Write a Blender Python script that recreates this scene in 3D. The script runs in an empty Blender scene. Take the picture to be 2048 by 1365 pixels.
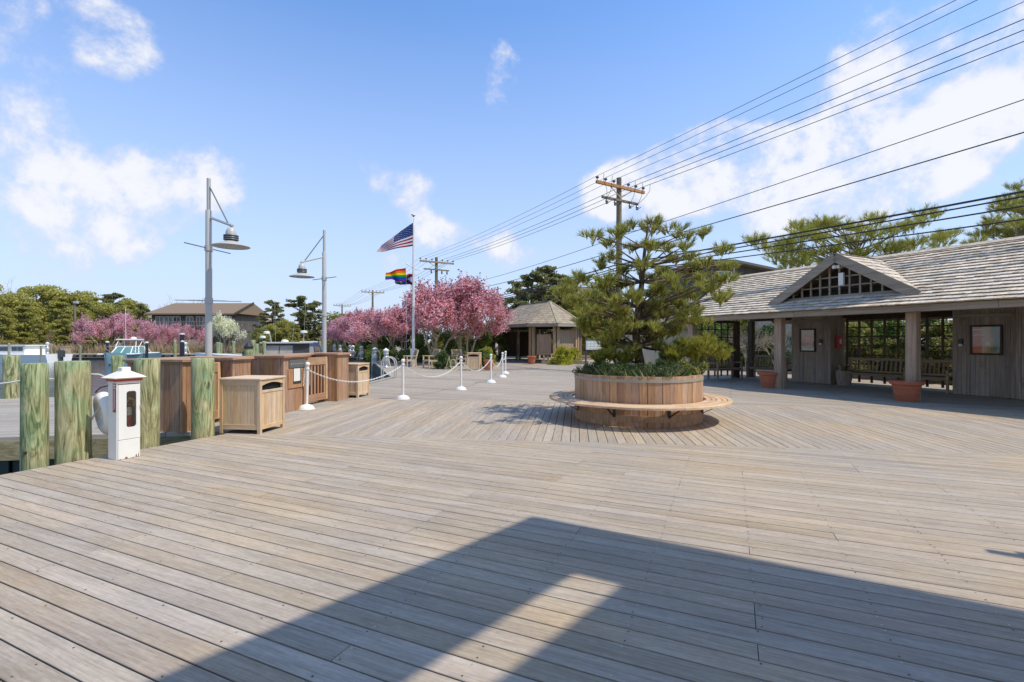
import bpy, math, random
import numpy as np
from mathutils import Vector, Matrix, noise as mnoise

# ------------------------------------------------------------------ camera, sky, sun, exposure
scene = bpy.context.scene
col = scene.collection
F = 971.0            # focal length in photograph pixels (2048 wide)
EYE = 1.5
cam_d = bpy.data.cameras.new('camera'); cam = bpy.data.objects.new('camera', cam_d); col.objects.link(cam)
cam.location = (0, 0, EYE); cam.rotation_euler = (math.radians(90), 0, 0)
cam_d.sensor_width = 36; cam_d.lens = F / 2048 * 36; cam_d.clip_start = .05; cam_d.clip_end = 2000
scene.camera = cam
scene.render.resolution_x = 1024; scene.render.resolution_y = 682
SUN = Vector((.58, -.22, 1.0)).normalized()       # towards the sun
sd = bpy.data.lights.new('sun', 'SUN'); so = bpy.data.objects.new('sun', sd); col.objects.link(so)
sd.energy = 3.15; sd.angle = math.radians(.53); sd.color = (1, .945, .85)
so.rotation_euler = SUN.to_track_quat('Z', 'Y').to_euler(); so.location = (20, -6, 40)
vs = scene.view_settings
vs.view_transform = 'Standard'; vs.look = 'None'; vs.exposure = 0.42; vs.gamma = 1; vs.use_curve_mapping = False

class NT:
    def __init__(s, tree): s.t = tree; tree.nodes.clear()
    def n(s, kind, ins=None, **kw):
        nd = s.t.nodes.new(kind)
        for k, v in kw.items(): setattr(nd, k, v)
        for k, v in (ins or {}).items():
            if hasattr(v, 'is_linked') and hasattr(v, 'node'): s.t.links.new(v, nd.inputs[k])
            else: nd.inputs[k].default_value = v
        return nd
    def math(s, op, a, b=0.0, c=0.0, clamp=False):
        nd = s.n('ShaderNodeMath', {0: a, 1: b, 2: c}, operation=op); nd.use_clamp = clamp; return nd.outputs[0]
    def vmath(s, op, a, b=(0, 0, 0)):
        return s.n('ShaderNodeVectorMath', {0: a, 1: b}, operation=op)
    def mix(s, fac, a, b, blend='MIX'):
        nd = s.n('ShaderNodeMix', data_type='RGBA', blend_type=blend)
        for i, v in ((0, fac), (6, a), (7, b)):
            if hasattr(v, 'node'): s.t.links.new(v, nd.inputs[i])
            else: nd.inputs[i].default_value = v
        return nd.outputs[2]
    def ramp(s, fac, stops, interp='LINEAR'):
        nd = s.n('ShaderNodeValToRGB', {0: fac}); e = nd.color_ramp.elements; nd.color_ramp.interpolation = interp
        while len(e) < len(stops): e.new(.5)
        for el, (p, c) in zip(e, stops): el.position = p; el.color = tuple(c) + (1,) if len(c) == 3 else c
        return nd.outputs[0]
    def maprange(s, v, a, b, c=0.0, d=1.0, smooth=True):
        nd = s.n('ShaderNodeMapRange', {0: v, 1: a, 2: b, 3: c, 4: d}); nd.interpolation_type = 'SMOOTHSTEP' if smooth else 'LINEAR'; nd.clamp = True
        return nd.outputs[0]

def c4(c): return (c[0], c[1], c[2], 1)

# world: Nishita sky with fair-weather clouds
world = bpy.data.worlds.new('World'); scene.world = world; world.use_nodes = True
w = NT(world.node_tree)
sky = w.n('ShaderNodeTexSky', sky_type='NISHITA', sun_disc=False)
sky.sun_elevation = math.asin(SUN.z); sky.sun_rotation = math.atan2(SUN.x, SUN.y)
sky.air_density = 1.15; sky.dust_density = .6; sky.ozone_density = 2.2; sky.altitude = 0
tc = w.n('ShaderNodeTexCoord').outputs['Generated']
dirn = w.vmath('NORMALIZE', tc).outputs[0]
sep = w.n('ShaderNodeSeparateXYZ', {0: dirn})
zc = w.math('ADD', w.math('MAXIMUM', sep.outputs[2], 0.0), .22)
plane = w.n('ShaderNodeCombineXYZ', {0: w.math('DIVIDE', sep.outputs[0], zc), 1: w.math('DIVIDE', sep.outputs[1], zc), 2: sep.outputs[2]})
nz = w.n('ShaderNodeTexNoise', {'Vector': plane.outputs[0], 'Scale': 2.1, 'Detail': 8.0, 'Roughness': .58, 'Distortion': .25}).outputs[0]
nfine = w.n('ShaderNodeTexNoise', {'Vector': dirn, 'Scale': 7.0, 'Detail': 12.0, 'Roughness': .63, 'Distortion': .15}).outputs[0]
def cloud_at(px, py, r, wgt):
    d = Vector(((px - 1024) / F, 1, (683 - py) / F)).normalized()
    dist = w.vmath('DISTANCE', w.vmath('MULTIPLY', dirn, (1, 1, 1.5)).outputs[0], (d.x, d.y, d.z * 1.5)).outputs['Value']
    return w.maprange(dist, r, 0, 0, wgt)
tot = None
for px, py, r, wg in ((1990, 90, .32, .52), (1880, 150, .20, .42), (1960, 210, .2, .3), (1740, 300, .18, .62), (1830, 320, .16, .52), (1700, 380, .22, .54), (1600, 400, .2, .42), (1470, 310, .17, .60), (1400, 330, .17, .56), (1270, 370, .17, .58), (1360, 385, .18, .46), (1210, 395, .12, .4),
                     (240, 390, .20, .31), (340, 340, .18, .30), (150, 450, .16, .31), (300, 450, .15, .31), (60, 560, .22, .3), (0, 250, .13, .42), (10, 330, .13, .34), (235, 80, .12, .44), (110, 30, .2, .40), (20, 150, .12, .34), (450, 380, .14, .22), (985, 175, .10, .36), (1005, 105, .07, .36),
                     (825, 385, .12, .42), (760, 340, .14, .34), (875, 460, .10, .44), (1000, 500, .14, .52), (550, 560, .2, .22), (800, 500, .2, .30)):
    b = cloud_at(px, py, r, wg)
    tot = b if tot is None else w.math('ADD', tot, b)
tot = w.math('MINIMUM', tot, .52)
dens = w.math('ADD', w.math('ADD', w.math('MULTIPLY', nz, .25), w.math('MULTIPLY_ADD', nfine, 1.45, -.27)), tot)
mask = w.maprange(dens, .89, 1.17)
mask = w.math('MULTIPLY', mask, .92)
body = w.maprange(dens, .95, 1.22)
ccol = w.mix(body, (5.5, 5.9, 7.2, 1), (7.5, 7.55, 7.8, 1))
skyc = w.mix(1.0, sky.outputs[0], (1.24, 1.58, 1.98, 1), 'MULTIPLY')
hz = w.maprange(sep.outputs[2], .56, -.02, 0, .95, False)
skyh = w.mix(hz, skyc, (5.05, 5.65, 7.3, 1))
final = w.mix(mask, skyh, ccol)
bg = w.n('ShaderNodeBackground', {'Color': final, 'Strength': .095})
w.t.links.new(bg.outputs[0], w.n('ShaderNodeOutputWorld').inputs[0])

# ------------------------------------------------------------------ helpers
rng = random.Random(7)
nprng = np.random.default_rng(11)
def G(px, py, z=0.0):
    d = F * (EYE - z) / (py - 683.0); return Vector(((px - 1024) / F * d, d, z))
def AT(px, py, d): return Vector(((px - 1024) / F * d, d, EYE + (683 - py) / F * d))

class MB:
    def __init__(s, off=(0, 0, 0)): s.v = []; s.f = []; s.m = []; s.o = Vector(off)
    def add(s, vs, fs, m=0):
        b = len(s.v); ox, oy, oz = s.o
        s.v += [(p[0] + ox, p[1] + oy, p[2] + oz) for p in vs]
        s.f += [tuple(i + b for i in f) for f in fs]; s.m += [m] * len(fs); return s
    def box(s, x0, x1, y0, y1, z0, z1, m=0):
        return s.add([(x0, y0, z0), (x1, y0, z0), (x1, y1, z0), (x0, y1, z0), (x0, y0, z1), (x1, y0, z1), (x1, y1, z1), (x0, y1, z1)],
                     [(3, 2, 1, 0), (4, 5, 6, 7), (0, 1, 5, 4), (1, 2, 6, 5), (2, 3, 7, 6), (3, 0, 4, 7)], m)
    def bbox(s, x0, x1, y0, y1, z0, z1, b=.004, m=0):          # box with chamfered vertical + top edges
        p = [(x0 + b, y0), (x1 - b, y0), (x1, y0 + b), (x1, y1 - b), (x1 - b, y1), (x0 + b, y1), (x0, y1 - b), (x0, y0 + b)]
        q = [(x0 + 2 * b, y0 + b), (x1 - 2 * b, y0 + b), (x1 - b, y0 + 2 * b), (x1 - b, y1 - 2 * b), (x1 - 2 * b, y1 - b), (x0 + 2 * b, y1 - b), (x0 + b, y1 - 2 * b), (x0 + b, y0 + 2 * b)]
        vs = [(a, c, z0) for a, c in p] + [(a, c, z1 - b) for a, c in p] + [(a, c, z1) for a, c in q]
        fs = [tuple(range(7, -1, -1)), tuple(range(16, 24))]
        for k in range(2):
            for i in range(8): j = (i + 1) % 8; fs.append((k * 8 + i, k * 8 + j, k * 8 + 8 + j, k * 8 + 8 + i))
        return s.add(vs, fs, m)
    def bar(s, p0, p1, wd, h, up=(0, 0, 1), m=0):
        p0 = Vector(p0); p1 = Vector(p1); d = (p1 - p0).normalized(); u = Vector(up)
        if abs(d.dot(u)) > .99: u = Vector((1, 0, 0))
        x = d.cross(u).normalized() * wd / 2; y = x.cross(d).normalized() * h / 2
        vs = [p + a * x + b * y for p in (p0, p1) for a, b in ((-1, -1), (1, -1), (1, 1), (-1, 1))]
        return s.add(vs, [(0, 1, 2, 3), (7, 6, 5, 4), (0, 4, 5, 1), (1, 5, 6, 2), (2, 6, 7, 3), (3, 7, 4, 0)], m)
    def tube(s, pts, rad, n=8, caps=True, m=0):
        pts = [Vector(p) for p in pts]; k = len(pts)
        rad = list(rad) if hasattr(rad, '__len__') else [rad] * k
        vs = []; prev = None
        for i, p in enumerate(pts):
            d = (pts[min(i + 1, k - 1)] - pts[max(i - 1, 0)]).normalized()
            if prev is None:
                a = Vector((0, 0, 1)) if abs(d.z) < .9 else Vector((1, 0, 0)); x = d.cross(a).normalized()
            else: x = (prev - d * prev.dot(d)).normalized()
            prev = x; y = d.cross(x)
            vs += [p + rad[i] * (math.cos(2 * math.pi * j / n) * x + math.sin(2 * math.pi * j / n) * y) for j in range(n)]
        fs = [(i * n + j, i * n + (j + 1) % n, (i + 1) * n + (j + 1) % n, (i + 1) * n + j) for i in range(k - 1) for j in range(n)]
        if caps: fs += [tuple(range(n - 1, -1, -1)), tuple((k - 1) * n + j for j in range(n))]
        return s.add(vs, fs, m)
    def lathe(s, prof, n=24, c=(0, 0, 0), m=0, a0=0.0, a1=None):
        full = a1 is None; a1 = 2 * math.pi if full else a1; cn = n if full else n + 1; vs = []
        for r, z in prof:
            for j in range(cn):
                a = a0 + (a1 - a0) * j / n; vs.append((c[0] + r * math.cos(a), c[1] + r * math.sin(a), c[2] + z))
        fs = []
        for i in range(len(prof) - 1):
            for j in range(n): jj = (j + 1) % cn; fs.append((i * cn + j, i * cn + jj, (i + 1) * cn + jj, (i + 1) * cn + j))
        if full:
            if prof[0][0] > 1e-6: fs.append(tuple(range(cn - 1, -1, -1)))
            if prof[-1][0] > 1e-6: fs.append(tuple((len(prof) - 1) * cn + j for j in range(cn)))
        return s.add(vs, fs, m)
    def prism(s, poly, z0, z1, m=0):
        k = len(poly); a = sum(poly[i][0] * poly[(i + 1) % k][1] - poly[(i + 1) % k][0] * poly[i][1] for i in range(k))
        if a < 0: poly = poly[::-1]
        vs = [(x, y, z0) for x, y in poly] + [(x, y, z1) for x, y in poly]
        return s.add(vs, [tuple(range(k - 1, -1, -1)), tuple(range(k, 2 * k))] + [(i, (i + 1) % k, k + (i + 1) % k, k + i) for i in range(k)], m)
    def sphere(s, c, r, n=12, rings=8, sz=1.0, m=0):
        prof = [(max(r * math.sin(math.pi * i / rings), 1e-7), -r * sz * math.cos(math.pi * i / rings)) for i in range(rings + 1)]
        return s.lathe(prof, n, c, m)
    def mesh(s, name, mats, smooth=False):
        me = bpy.data.meshes.new(name); me.from_pydata([tuple(p) for p in s.v], [], s.f)
        for m in (mats if isinstance(mats, (list, tuple)) else [mats]): me.materials.append(m)
        if any(s.m): me.polygons.foreach_set('material_index', s.m)
        if smooth:
            me.polygons.foreach_set('use_smooth', [True] * len(me.polygons))
            me.set_sharp_from_angle(angle=math.radians(38))
        me.update(); return me
    def build(s, name, mats, parent=None, smooth=False, loc=None, rz=0):
        return inst(name, s.mesh(name, mats, smooth), parent, loc, rz)

def inst(name, me, parent=None, loc=None, rz=0, rot=None):
    o = bpy.data.objects.new(name, me); col.objects.link(o)
    if parent: o.parent = parent
    if loc is not None: o.location = loc
    if rot is not None: o.rotation_euler = rot
    elif rz: o.rotation_euler = (0, 0, rz)
    return o
def thing(name, label, cat, loc=(0, 0, 0), rz=0, group=None):
    o = bpy.data.objects.new(name, None); col.objects.link(o); o.empty_display_size = .1
    o.location = loc; o.rotation_euler = (0, 0, rz); tag(o, label, cat, group); return o
def tag(o, label, cat, group=None):
    o['label'] = label; o['category'] = cat
    if group: o['group'] = group
    return o
def struct(o): o['kind'] = 'structure'; return o
def stuff(o): o['kind'] = 'stuff'; return o
def copy_tree(o, parent=None):
    c = o.copy(); col.objects.link(c); c.parent = parent
    for ch in list(o.children): copy_tree(ch, c)
    return c
def dup(o, loc, rz=0, scale=1, label=None, group=None):
    c = copy_tree(o); c.location = loc; c.rotation_euler = (0, 0, rz)
    c.scale = (scale,) * 3 if not hasattr(scale, '__len__') else scale
    if label: c['label'] = label
    if group: c['group'] = group
    return c

# ------------------------------------------------------------------ materials
def new_mat(name):
    m = bpy.data.materials.new(name); m.use_nodes = True; return m, NT(m.node_tree)
def finish(t, color, rough=.6, bump=None, bstr=.3, bdist=.01, metal=0.0, spec=.5, **extra):
    ins = {'Base Color': color, 'Roughness': rough, 'Metallic': metal, 'Specular IOR Level': spec}; ins.update(extra)
    p = t.n('ShaderNodeBsdfPrincipled', ins)
    if bump is not None:
        b = t.n('ShaderNodeBump', {'Height': bump, 'Strength': bstr, 'Distance': bdist}); t.t.links.new(b.outputs[0], p.inputs['Normal'])
    t.t.links.new(p.outputs[0], t.n('ShaderNodeOutputMaterial').inputs[0]); return p
def ocoord(t, rnd=True):
    tcn = t.n('ShaderNodeTexCoord').outputs['Object']
    oi = t.n('ShaderNodeObjectInfo').outputs['Random']
    if not rnd: return tcn, oi
    off = t.n('ShaderNodeCombineXYZ', {0: t.math('MULTIPLY', oi, 91.0), 1: t.math('MULTIPLY', oi, 57.0), 2: t.math('MULTIPLY', oi, 33.0)})
    return t.vmath('ADD', tcn, off.outputs[0]).outputs[0], oi
def wood(name, dark, mid, light, axis='x', along=1.6, across=38, vary=.35, rough=.72, bstr=.25, stain=0.0, stain_c=(.1, .09, .08), island=False, hue=.012, sat=.25, warm=(1.1, 1.0, .82), patch=0.0):
    dark, mid, light, stain_c = [tuple(min(.95, q * k) for q, k in zip(c_, warm)) for c_ in (dark, mid, light, stain_c)]
    m, t = new_mat(name); co, rnd = ocoord(t)
    if island: rnd = t.n('ShaderNodeNewGeometry').outputs['Random Per Island']
    sc = {'x': (along, across, across), 'y': (across, along, across), 'z': (across, across, along)}[axis]
    sc2 = {'x': (.5, 5, 5), 'y': (5, .5, 5), 'z': (5, 5, .5)}[axis]
    v = t.vmath('MULTIPLY', co, sc).outputs[0]; v2 = t.vmath('MULTIPLY', co, sc2).outputs[0]
    if island:
        off = t.n('ShaderNodeCombineXYZ', {0: t.math('MULTIPLY', rnd, 71.0), 1: t.math('MULTIPLY', rnd, 37.0), 2: t.math('MULTIPLY', rnd, 13.0)}).outputs[0]
        v = t.vmath('ADD', v, off).outputs[0]; v2 = t.vmath('ADD', v2, off).outputs[0]
    g = t.n('ShaderNodeTexNoise', {'Vector': v, 'Scale': 1.0, 'Detail': 6.0, 'Roughness': .62, 'Distortion': .6}).outputs[0]
    b = t.n('ShaderNodeTexNoise', {'Vector': v2, 'Scale': 1.0, 'Detail': 4.0, 'Roughness': .6, 'Distortion': 1.2}).outputs[0]
    f = t.math('ADD', t.math('MULTIPLY', g, .6), t.math('MULTIPLY', b, .45))
    fg = t.n('ShaderNodeTexNoise', {'Vector': t.vmath('MULTIPLY', v, (4.0, 2.6, 2.6)).outputs[0], 'Scale': 1.0, 'Detail': 3.0}).outputs[0]
    f = t.math('ADD', f, t.math('MULTIPLY', t.math('SUBTRACT', fg, .5), .3))
    c = t.ramp(f, [(.36, dark), (.52, mid), (.68, light)])
    wn = t.n('ShaderNodeTexWhiteNoise', {'W': rnd}, noise_dimensions='1D')
    val = t.math('ADD', t.math('MULTIPLY', wn.outputs['Value'], vary * 1.0), 1 - vary * .5)
    hsv = t.n('ShaderNodeHueSaturation', {'Color': c, 'Value': val, 'Saturation': t.math('ADD', t.math('MULTIPLY', rnd, sat), 1 - sat / 2), 'Hue': t.math('ADD', t.math('MULTIPLY', t.math('FRACT', t.math('MULTIPLY', rnd, 7.3)), hue), .5 - hue / 2)})
    c = hsv.outputs[0]
    if stain:
        s = t.n('ShaderNodeTexNoise', {'Vector': co, 'Scale': 2.3, 'Detail': 7.0, 'Roughness': .65}).outputs[0]
        c = t.mix(t.math('MULTIPLY', t.maprange(s, .52, .72), stain), c, c4(stain_c))
    if patch:
        gp = t.n('ShaderNodeNewGeometry').outputs['Position']
        p1 = t.n('ShaderNodeTexNoise', {'Vector': gp, 'Scale': .55, 'Detail': 5.0, 'Roughness': .6}).outputs[0]
        p2 = t.n('ShaderNodeTexNoise', {'Vector': gp, 'Scale': 26.0, 'Detail': 4.0, 'Roughness': .7}).outputs[0]
        k_ = t.math('ADD', t.math('ADD', t.math('MULTIPLY', p1, patch * 2.2), t.math('MULTIPLY', p2, patch * 1.6)), 1 - patch * 1.9)
        c = t.n('ShaderNodeHueSaturation', {'Color': c, 'Value': k_, 'Saturation': t.math('ADD', t.math('MULTIPLY', p1, 1.1), .45)}).outputs[0]
        c = t.mix(t.maprange(p2, .73, .80, 0, .6), c, (.13, .11, .09, 1))
    finish(t, c, rough, g, bstr, .004, spec=.3); return m
def plain(name, c, rough=.5, metal=0.0, var=.12, scale=6.0, bstr=.08, spec=.5, **extra):
    c = (c[0] * 1.05, c[1], c[2] * .88)
    m, t = new_mat(name); co, rnd = ocoord(t)
    n1 = t.n('ShaderNodeTexNoise', {'Vector': co, 'Scale': scale, 'Detail': 6.0, 'Roughness': .6}).outputs[0]
    cc = t.mix(n1, c4([x * (1 - var) for x in c]), c4([min(1, x * (1 + var)) for x in c]))
    finish(t, cc, rough, n1, bstr, .004, metal, spec, **extra); return m
def leafmat(name, cols, rough=.6, trans=.35):
    m, t = new_mat(name); r = t.n('ShaderNodeNewGeometry').outputs['Random Per Island']
    k = len(cols); c = t.ramp(r, [(i / max(k - 1, 1), cc) for i, cc in enumerate(cols)])
    co = t.n('ShaderNodeTexCoord').outputs['Object']
    nn = t.n('ShaderNodeTexNoise', {'Vector': co, 'Scale': 1.3, 'Detail': 3.0}).outputs[0]
    c = t.n('ShaderNodeHueSaturation', {'Color': c, 'Value': t.math('ADD', t.math('MULTIPLY', nn, .8), .6)}).outputs[0]
    d = t.n('ShaderNodeBsdfPrincipled', {'Base Color': c, 'Roughness': rough, 'Specular IOR Level': .25})
    tr = t.n('ShaderNodeBsdfTranslucent', {'Color': c})
    mx = t.n('ShaderNodeMixShader', {0: trans, 1: d.outputs[0], 2: tr.outputs[0]})
    t.t.links.new(mx.outputs[0], t.n('ShaderNodeOutputMaterial').inputs[0]); return m
M = {}
M['deck'] = wood('deck_wood', (.275, .225, .18), (.375, .318, .262), (.47, .41, .35), 'x', 3.5, 75, .17, .72, .25, .3, (.28, .24, .20), hue=.007, sat=.22, warm=(1.0, .935, .80), patch=.22)
def sheet_planks(name, ang, dark, light, bw=.1386, length=4.2, gap=.006):
    m, t = new_mat(name); co = t.n('ShaderNodeTexCoord').outputs['Object']
    v = t.n('ShaderNodeVectorRotate', {'Vector': co, 'Angle': -ang}, rotation_type='Z_AXIS').outputs[0]
    br = t.n('ShaderNodeTexBrick', {'Vector': v, 'Color1': c4(dark), 'Color2': c4(light), 'Mortar': (.03, .026, .022, 1), 'Scale': 1.0, 'Mortar Size': gap, 'Mortar Smooth': .1, 'Bias': 0.0, 'Brick Width': length, 'Row Height': bw})
    br.offset = .37
    g = t.n('ShaderNodeTexNoise', {'Vector': t.vmath('MULTIPLY', v, (1.3, 40, 1)).outputs[0], 'Scale': 1.0, 'Detail': 5.0}).outputs[0]
    big = t.n('ShaderNodeTexNoise', {'Vector': v, 'Scale': .35, 'Detail': 6.0, 'Roughness': .65}).outputs[0]
    c = t.n('ShaderNodeHueSaturation', {'Color': br.outputs[0], 'Value': t.math('ADD', t.math('ADD', t.math('MULTIPLY', g, .45), t.math('MULTIPLY', big, .4)), .6)}).outputs[0]
    c = t.mix(t.maprange(big, .5, .72, 0, .55), c, (.37, .33, .26, 1))
    finish(t, c, .72, t.math('MULTIPLY', br.outputs[1], -1.0), .35, .006, spec=.3); return m
ANG_U = math.atan2(-.411, .9116)
ANG_B = math.atan2(-.1295, .9916)
M['deck_far'] = sheet_planks('deck_boards_far', ANG_U, (.31, .248, .178), (.41, .338, .25))
M['dock_far'] = sheet_planks('dock_boards', math.radians(10), (.31, .265, .205), (.395, .35, .275))
M['under'] = plain('under_deck', (.035, .03, .026), .9)
M['cedar'] = wood('cedar_boards', (.23, .128, .072), (.36, .21, .122), (.46, .295, .185), 'z', 2.5, 50, .24, .65, .2, .3, (.17, .12, .085), hue=.01, warm=(1.05, 1, .92))
M['cedarx'] = wood('cedar_cap', (.245, .145, .088), (.37, .23, .145), (.46, .31, .21), 'x', 2.5, 50, .25, .6, .2, .3, (.2, .14, .1), warm=(1.05, 1, .92))
M['teakz'] = wood('teak_boards', (.42, .31, .21), (.56, .43, .305), (.66, .53, .39), 'z', 3, 60, .12, .6, .2, .3, (.36, .26, .165))
M['teakx'] = wood('teak_rails', (.40, .30, .205), (.53, .41, .295), (.62, .50, .375), 'x', 1.5, 50, .2, .6, .2)
M['stave'] = wood('stave_wood', (.285, .17, .098), (.43, .275, .168), (.54, .375, .245), 'z', 2.2, 44, .34, .6, .2, .25, (.24, .16, .11), warm=(1.05, 1, .92))
M['stave_low'] = wood('stave_base_wood', (.20, .125, .075), (.30, .20, .125), (.38, .27, .18), 'z', 1.2, 34, .4, .65, .2)
M['bench_ring'] = wood('bench_ring_wood', (.38, .26, .17), (.52, .375, .26), (.61, .47, .345), 'x', 3, 22, .3, .6, .2)
M['grey_wood'] = wood('weathered_boards', (.19, .155, .128), (.29, .245, .208), (.39, .338, .295), 'z', 1.0, 32, .26, .8, .35, .6, (.17, .145, .125), warm=(1.05, 1, .9))
M['grey_x'] = wood('weathered_beam', (.19, .17, .15), (.275, .25, .225), (.36, .335, .305), 'x', .9, 30, .15, .8, .35)
M['warm_post'] = wood('weathered_post', (.22, .16, .115), (.33, .25, .185), (.43, .34, .265), 'z', .8, 26, .25, .75, .3, .4, (.15, .115, .09))
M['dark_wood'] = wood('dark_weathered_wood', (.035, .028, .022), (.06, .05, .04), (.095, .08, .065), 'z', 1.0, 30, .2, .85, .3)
M['lattice'] = wood('lattice_wood', (.06, .048, .038), (.10, .082, .064), (.15, .125, .10), 'z', 1.0, 30, .2, .85, .3)
M['bench_wood'] = wood('old_bench_wood', (.19, .14, .10), (.28, .215, .155), (.38, .305, .23), 'x', 1.4, 40, .25, .75, .25)
M['chair_wood'] = wood('pale_chair_wood', (.34, .27, .19), (.47, .385, .29), (.58, .49, .38), 'x', 1.4, 40, .25, .7, .2)
M['shingle'] = wood('shingle_wood', (.38, .34, .29), (.555, .51, .455), (.70, .655, .60), 'y', 1.5, 18, .45, .85, .3, .35, (.30, .235, .16), island=True, warm=(1.10, 1, .83))
M['shingle_dark'] = wood('gazebo_shingle_wood', (.19, .165, .135), (.28, .245, .20), (.37, .33, .275), 'y', 1.5, 18, .35, .85, .3, island=True)
M['beam'] = wood('timber_beam', (.13, .11, .05), (.22, .19, .10), (.33, .29, .17), 'x', .8, 25, .2, .75, .3, .5, (.09, .12, .06))
# green pressure-treated piling
m, t = new_mat('treated_piling'); co, rnd = ocoord(t)
sw = t.n('ShaderNodeTexNoise', {'Vector': t.vmath('MULTIPLY', co, (3.2, 3.2, .8)).outputs[0], 'Scale': 1.0, 'Detail': 2.0}).outputs['Color']
vv = t.vmath('ADD', t.vmath('MULTIPLY', co, (13, 13, 1.5)).outputs[0], t.vmath('MULTIPLY', sw, (2.2, 2.2, 2.2)).outputs[0]).outputs[0]
g1 = t.n('ShaderNodeTexNoise', {'Vector': vv, 'Scale': 1.0, 'Detail': 5.0, 'Roughness': .6, 'Distortion': 2.2}).outputs[0]
g2 = t.n('ShaderNodeTexNoise', {'Vector': co, 'Scale': 2.4, 'Detail': 4.0}).outputs[0]
fin = t.n('ShaderNodeTexNoise', {'Vector': t.vmath('MULTIPLY', co, (90, 90, 5)).outputs[0], 'Scale': 1.0, 'Detail': 4.0}).outputs[0]
ca = t.ramp(g1, [(.34, (.10, .14, .05)), (.45, (.22, .27, .105)), (.54, (.32, .36, .16)), (.66, (.47, .47, .24))])
cb = t.ramp(g1, [(.34, (.16, .13, .05)), (.5, (.37, .32, .14)), (.66, (.54, .47, .24))])
c = t.mix(t.maprange(t.math('ADD', g2, t.math('MULTIPLY', rnd, .12)), .5, .64, 0, .8), ca, cb)
c = t.mix(t.maprange(g2, .44, .30, 0, .35), c, (.22, .36, .22, 1))
c = t.n('ShaderNodeHueSaturation', {'Color': c, 'Saturation': .92, 'Value': t.math('ADD', t.math('MULTIPLY', fin, .7), .65)}).outputs[0]
crk = t.n('ShaderNodeTexNoise', {'Vector': t.vmath('MULTIPLY', co, (16, 16, .55)).outputs[0], 'Scale': 1.0, 'Detail': 5.0, 'Roughness': .55, 'Distortion': .3}).outputs[0]
ck = t.maprange(t.math('ABSOLUTE', t.math('SUBTRACT', crk, .56)), .012, .0, 0, .75)
c = t.mix(ck, c, (.045, .05, .025, 1))
finish(t, c, .78, t.math('SUBTRACT', fin, t.math('MULTIPLY', ck, 2.0)), .5, .008, spec=.2); M['pile'] = m
M['pile_far'] = wood('old_piling', (.16, .16, .12), (.26, .26, .20), (.36, .35, .28), 'z', 1, 20, .3)
M['white'] = plain('white_paint', (.74, .74, .74), .42, var=.08, scale=5)
M['white_worn'] = plain('white_plastic', (.70, .70, .70), .45, var=.14, scale=7)
M['red'] = plain('red_paint', (.42, .045, .03), .45)
M['lamp'] = plain('lamp_grey_metal', (.42, .42, .42), .42, 0.0, .05)
M['lamp_dark'] = plain('lamp_dark_metal', (.11, .12, .13), .45)
M['lamp_in'] = plain('lamp_inner_enamel', (.70, .60, .42), .5)
M['black'] = plain('black_metal', (.02, .02, .022), .45)
M['hoop'] = plain('galvanised_hoop', (.36, .33, .28), .6, .25, .35, 14)
M['terra'] = plain('terracotta', (.45, .145, .078), .7, 0, .15, 8)
M['soil'] = plain('soil', (.11, .08, .055), .95, 0, .4, 12, .4)
M['rope'] = plain('white_rope', (.72, .71, .68), .7)
M['hole'] = plain('dark_inside', (.006, .006, .006), .9)
M['concrete'] = plain('concrete', (.33, .31, .28), .85, 0, .15, 5, .2)
M['sheetpile'] = plain('dark_green_sheet_pile', (.018, .04, .036), .55, 0, .3, 4)
M['wrap'] = plain('silver_wrap', (.45, .46, .48), .3, .35, .35, 18, .5)
M['bark'] = wood('pine_bark', (.055, .042, .034), (.12, .092, .072), (.22, .175, .14), 'z', 9, 22, .1, .9, .9)
M['bark_far'] = plain('bark', (.16, .13, .105), .9, 0, .3, 20, .4)
M['bark_pale'] = plain('pale_bark', (.33, .28, .22), .9, 0, .35, 14, .4)
M['pole'] = wood('utility_pole_wood', (.10, .085, .06), (.17, .145, .105), (.25, .22, .165), 'z', .5, 18, .15, .85, .3)
M['arm_grey'] = wood('old_crossarm_wood', (.17, .14, .10), (.26, .215, .16), (.34, .29, .22), 'x', .6, 18, .2, .8, .2)
M['arm'] = wood('crossarm_wood', (.27, .13, .075), (.38, .20, .125), (.46, .27, .18), 'x', .6, 18, .2, .8, .2)
M['wire'] = plain('black_wire', (.015, .016, .018), .5)
M['insul'] = plain('insulator', (.09, .10, .11), .3)
M['glass'] = plain('window_glass', (.05, .07, .08), .08, 0, .3, 2, .02, .8)
M['glass_teal'] = plain('window_glass_teal', (.10, .22, .22), .1, 0, .25, 2, .02, .8)
M['house_wall'] = wood('house_boards', (.10, .10, .105), (.16, .16, .165), (.23, .23, .235), 'z', .5, 9, .1)
M['house_dark'] = wood('dark_house_boards', (.055, .053, .052), (.085, .083, .082), (.13, .127, .125), 'z', .5, 7, .1)
M['roof_brown'] = plain('brown_roof', (.20, .145, .10), .9, 0, .2, 9, .4)
M['roof_grey'] = plain('grey_roof', (.16, .15, .14), .9, 0, .2, 9, .4)
M['pale_wall'] = wood('pale_wall_boards', (.34, .32, .29), (.43, .41, .38), (.50, .48, .45), 'z', .4, 12, .1)
M['hull_white'] = plain('boat_white', (.76, .77, .78), .25, 0, .04)
M['hull_teal'] = plain('boat_teal', (.20, .33, .38), .3, 0, .06)
M['navy'] = plain('navy_canvas', (.035, .06, .16), .7)
M['dark_trim'] = plain('dark_boat_trim', (.05, .055, .06), .4)
M['reed'] = leafmat('dry_reeds', [(.38, .27, .14), (.46, .35, .20), (.30, .22, .11)], .8, .2)
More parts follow.
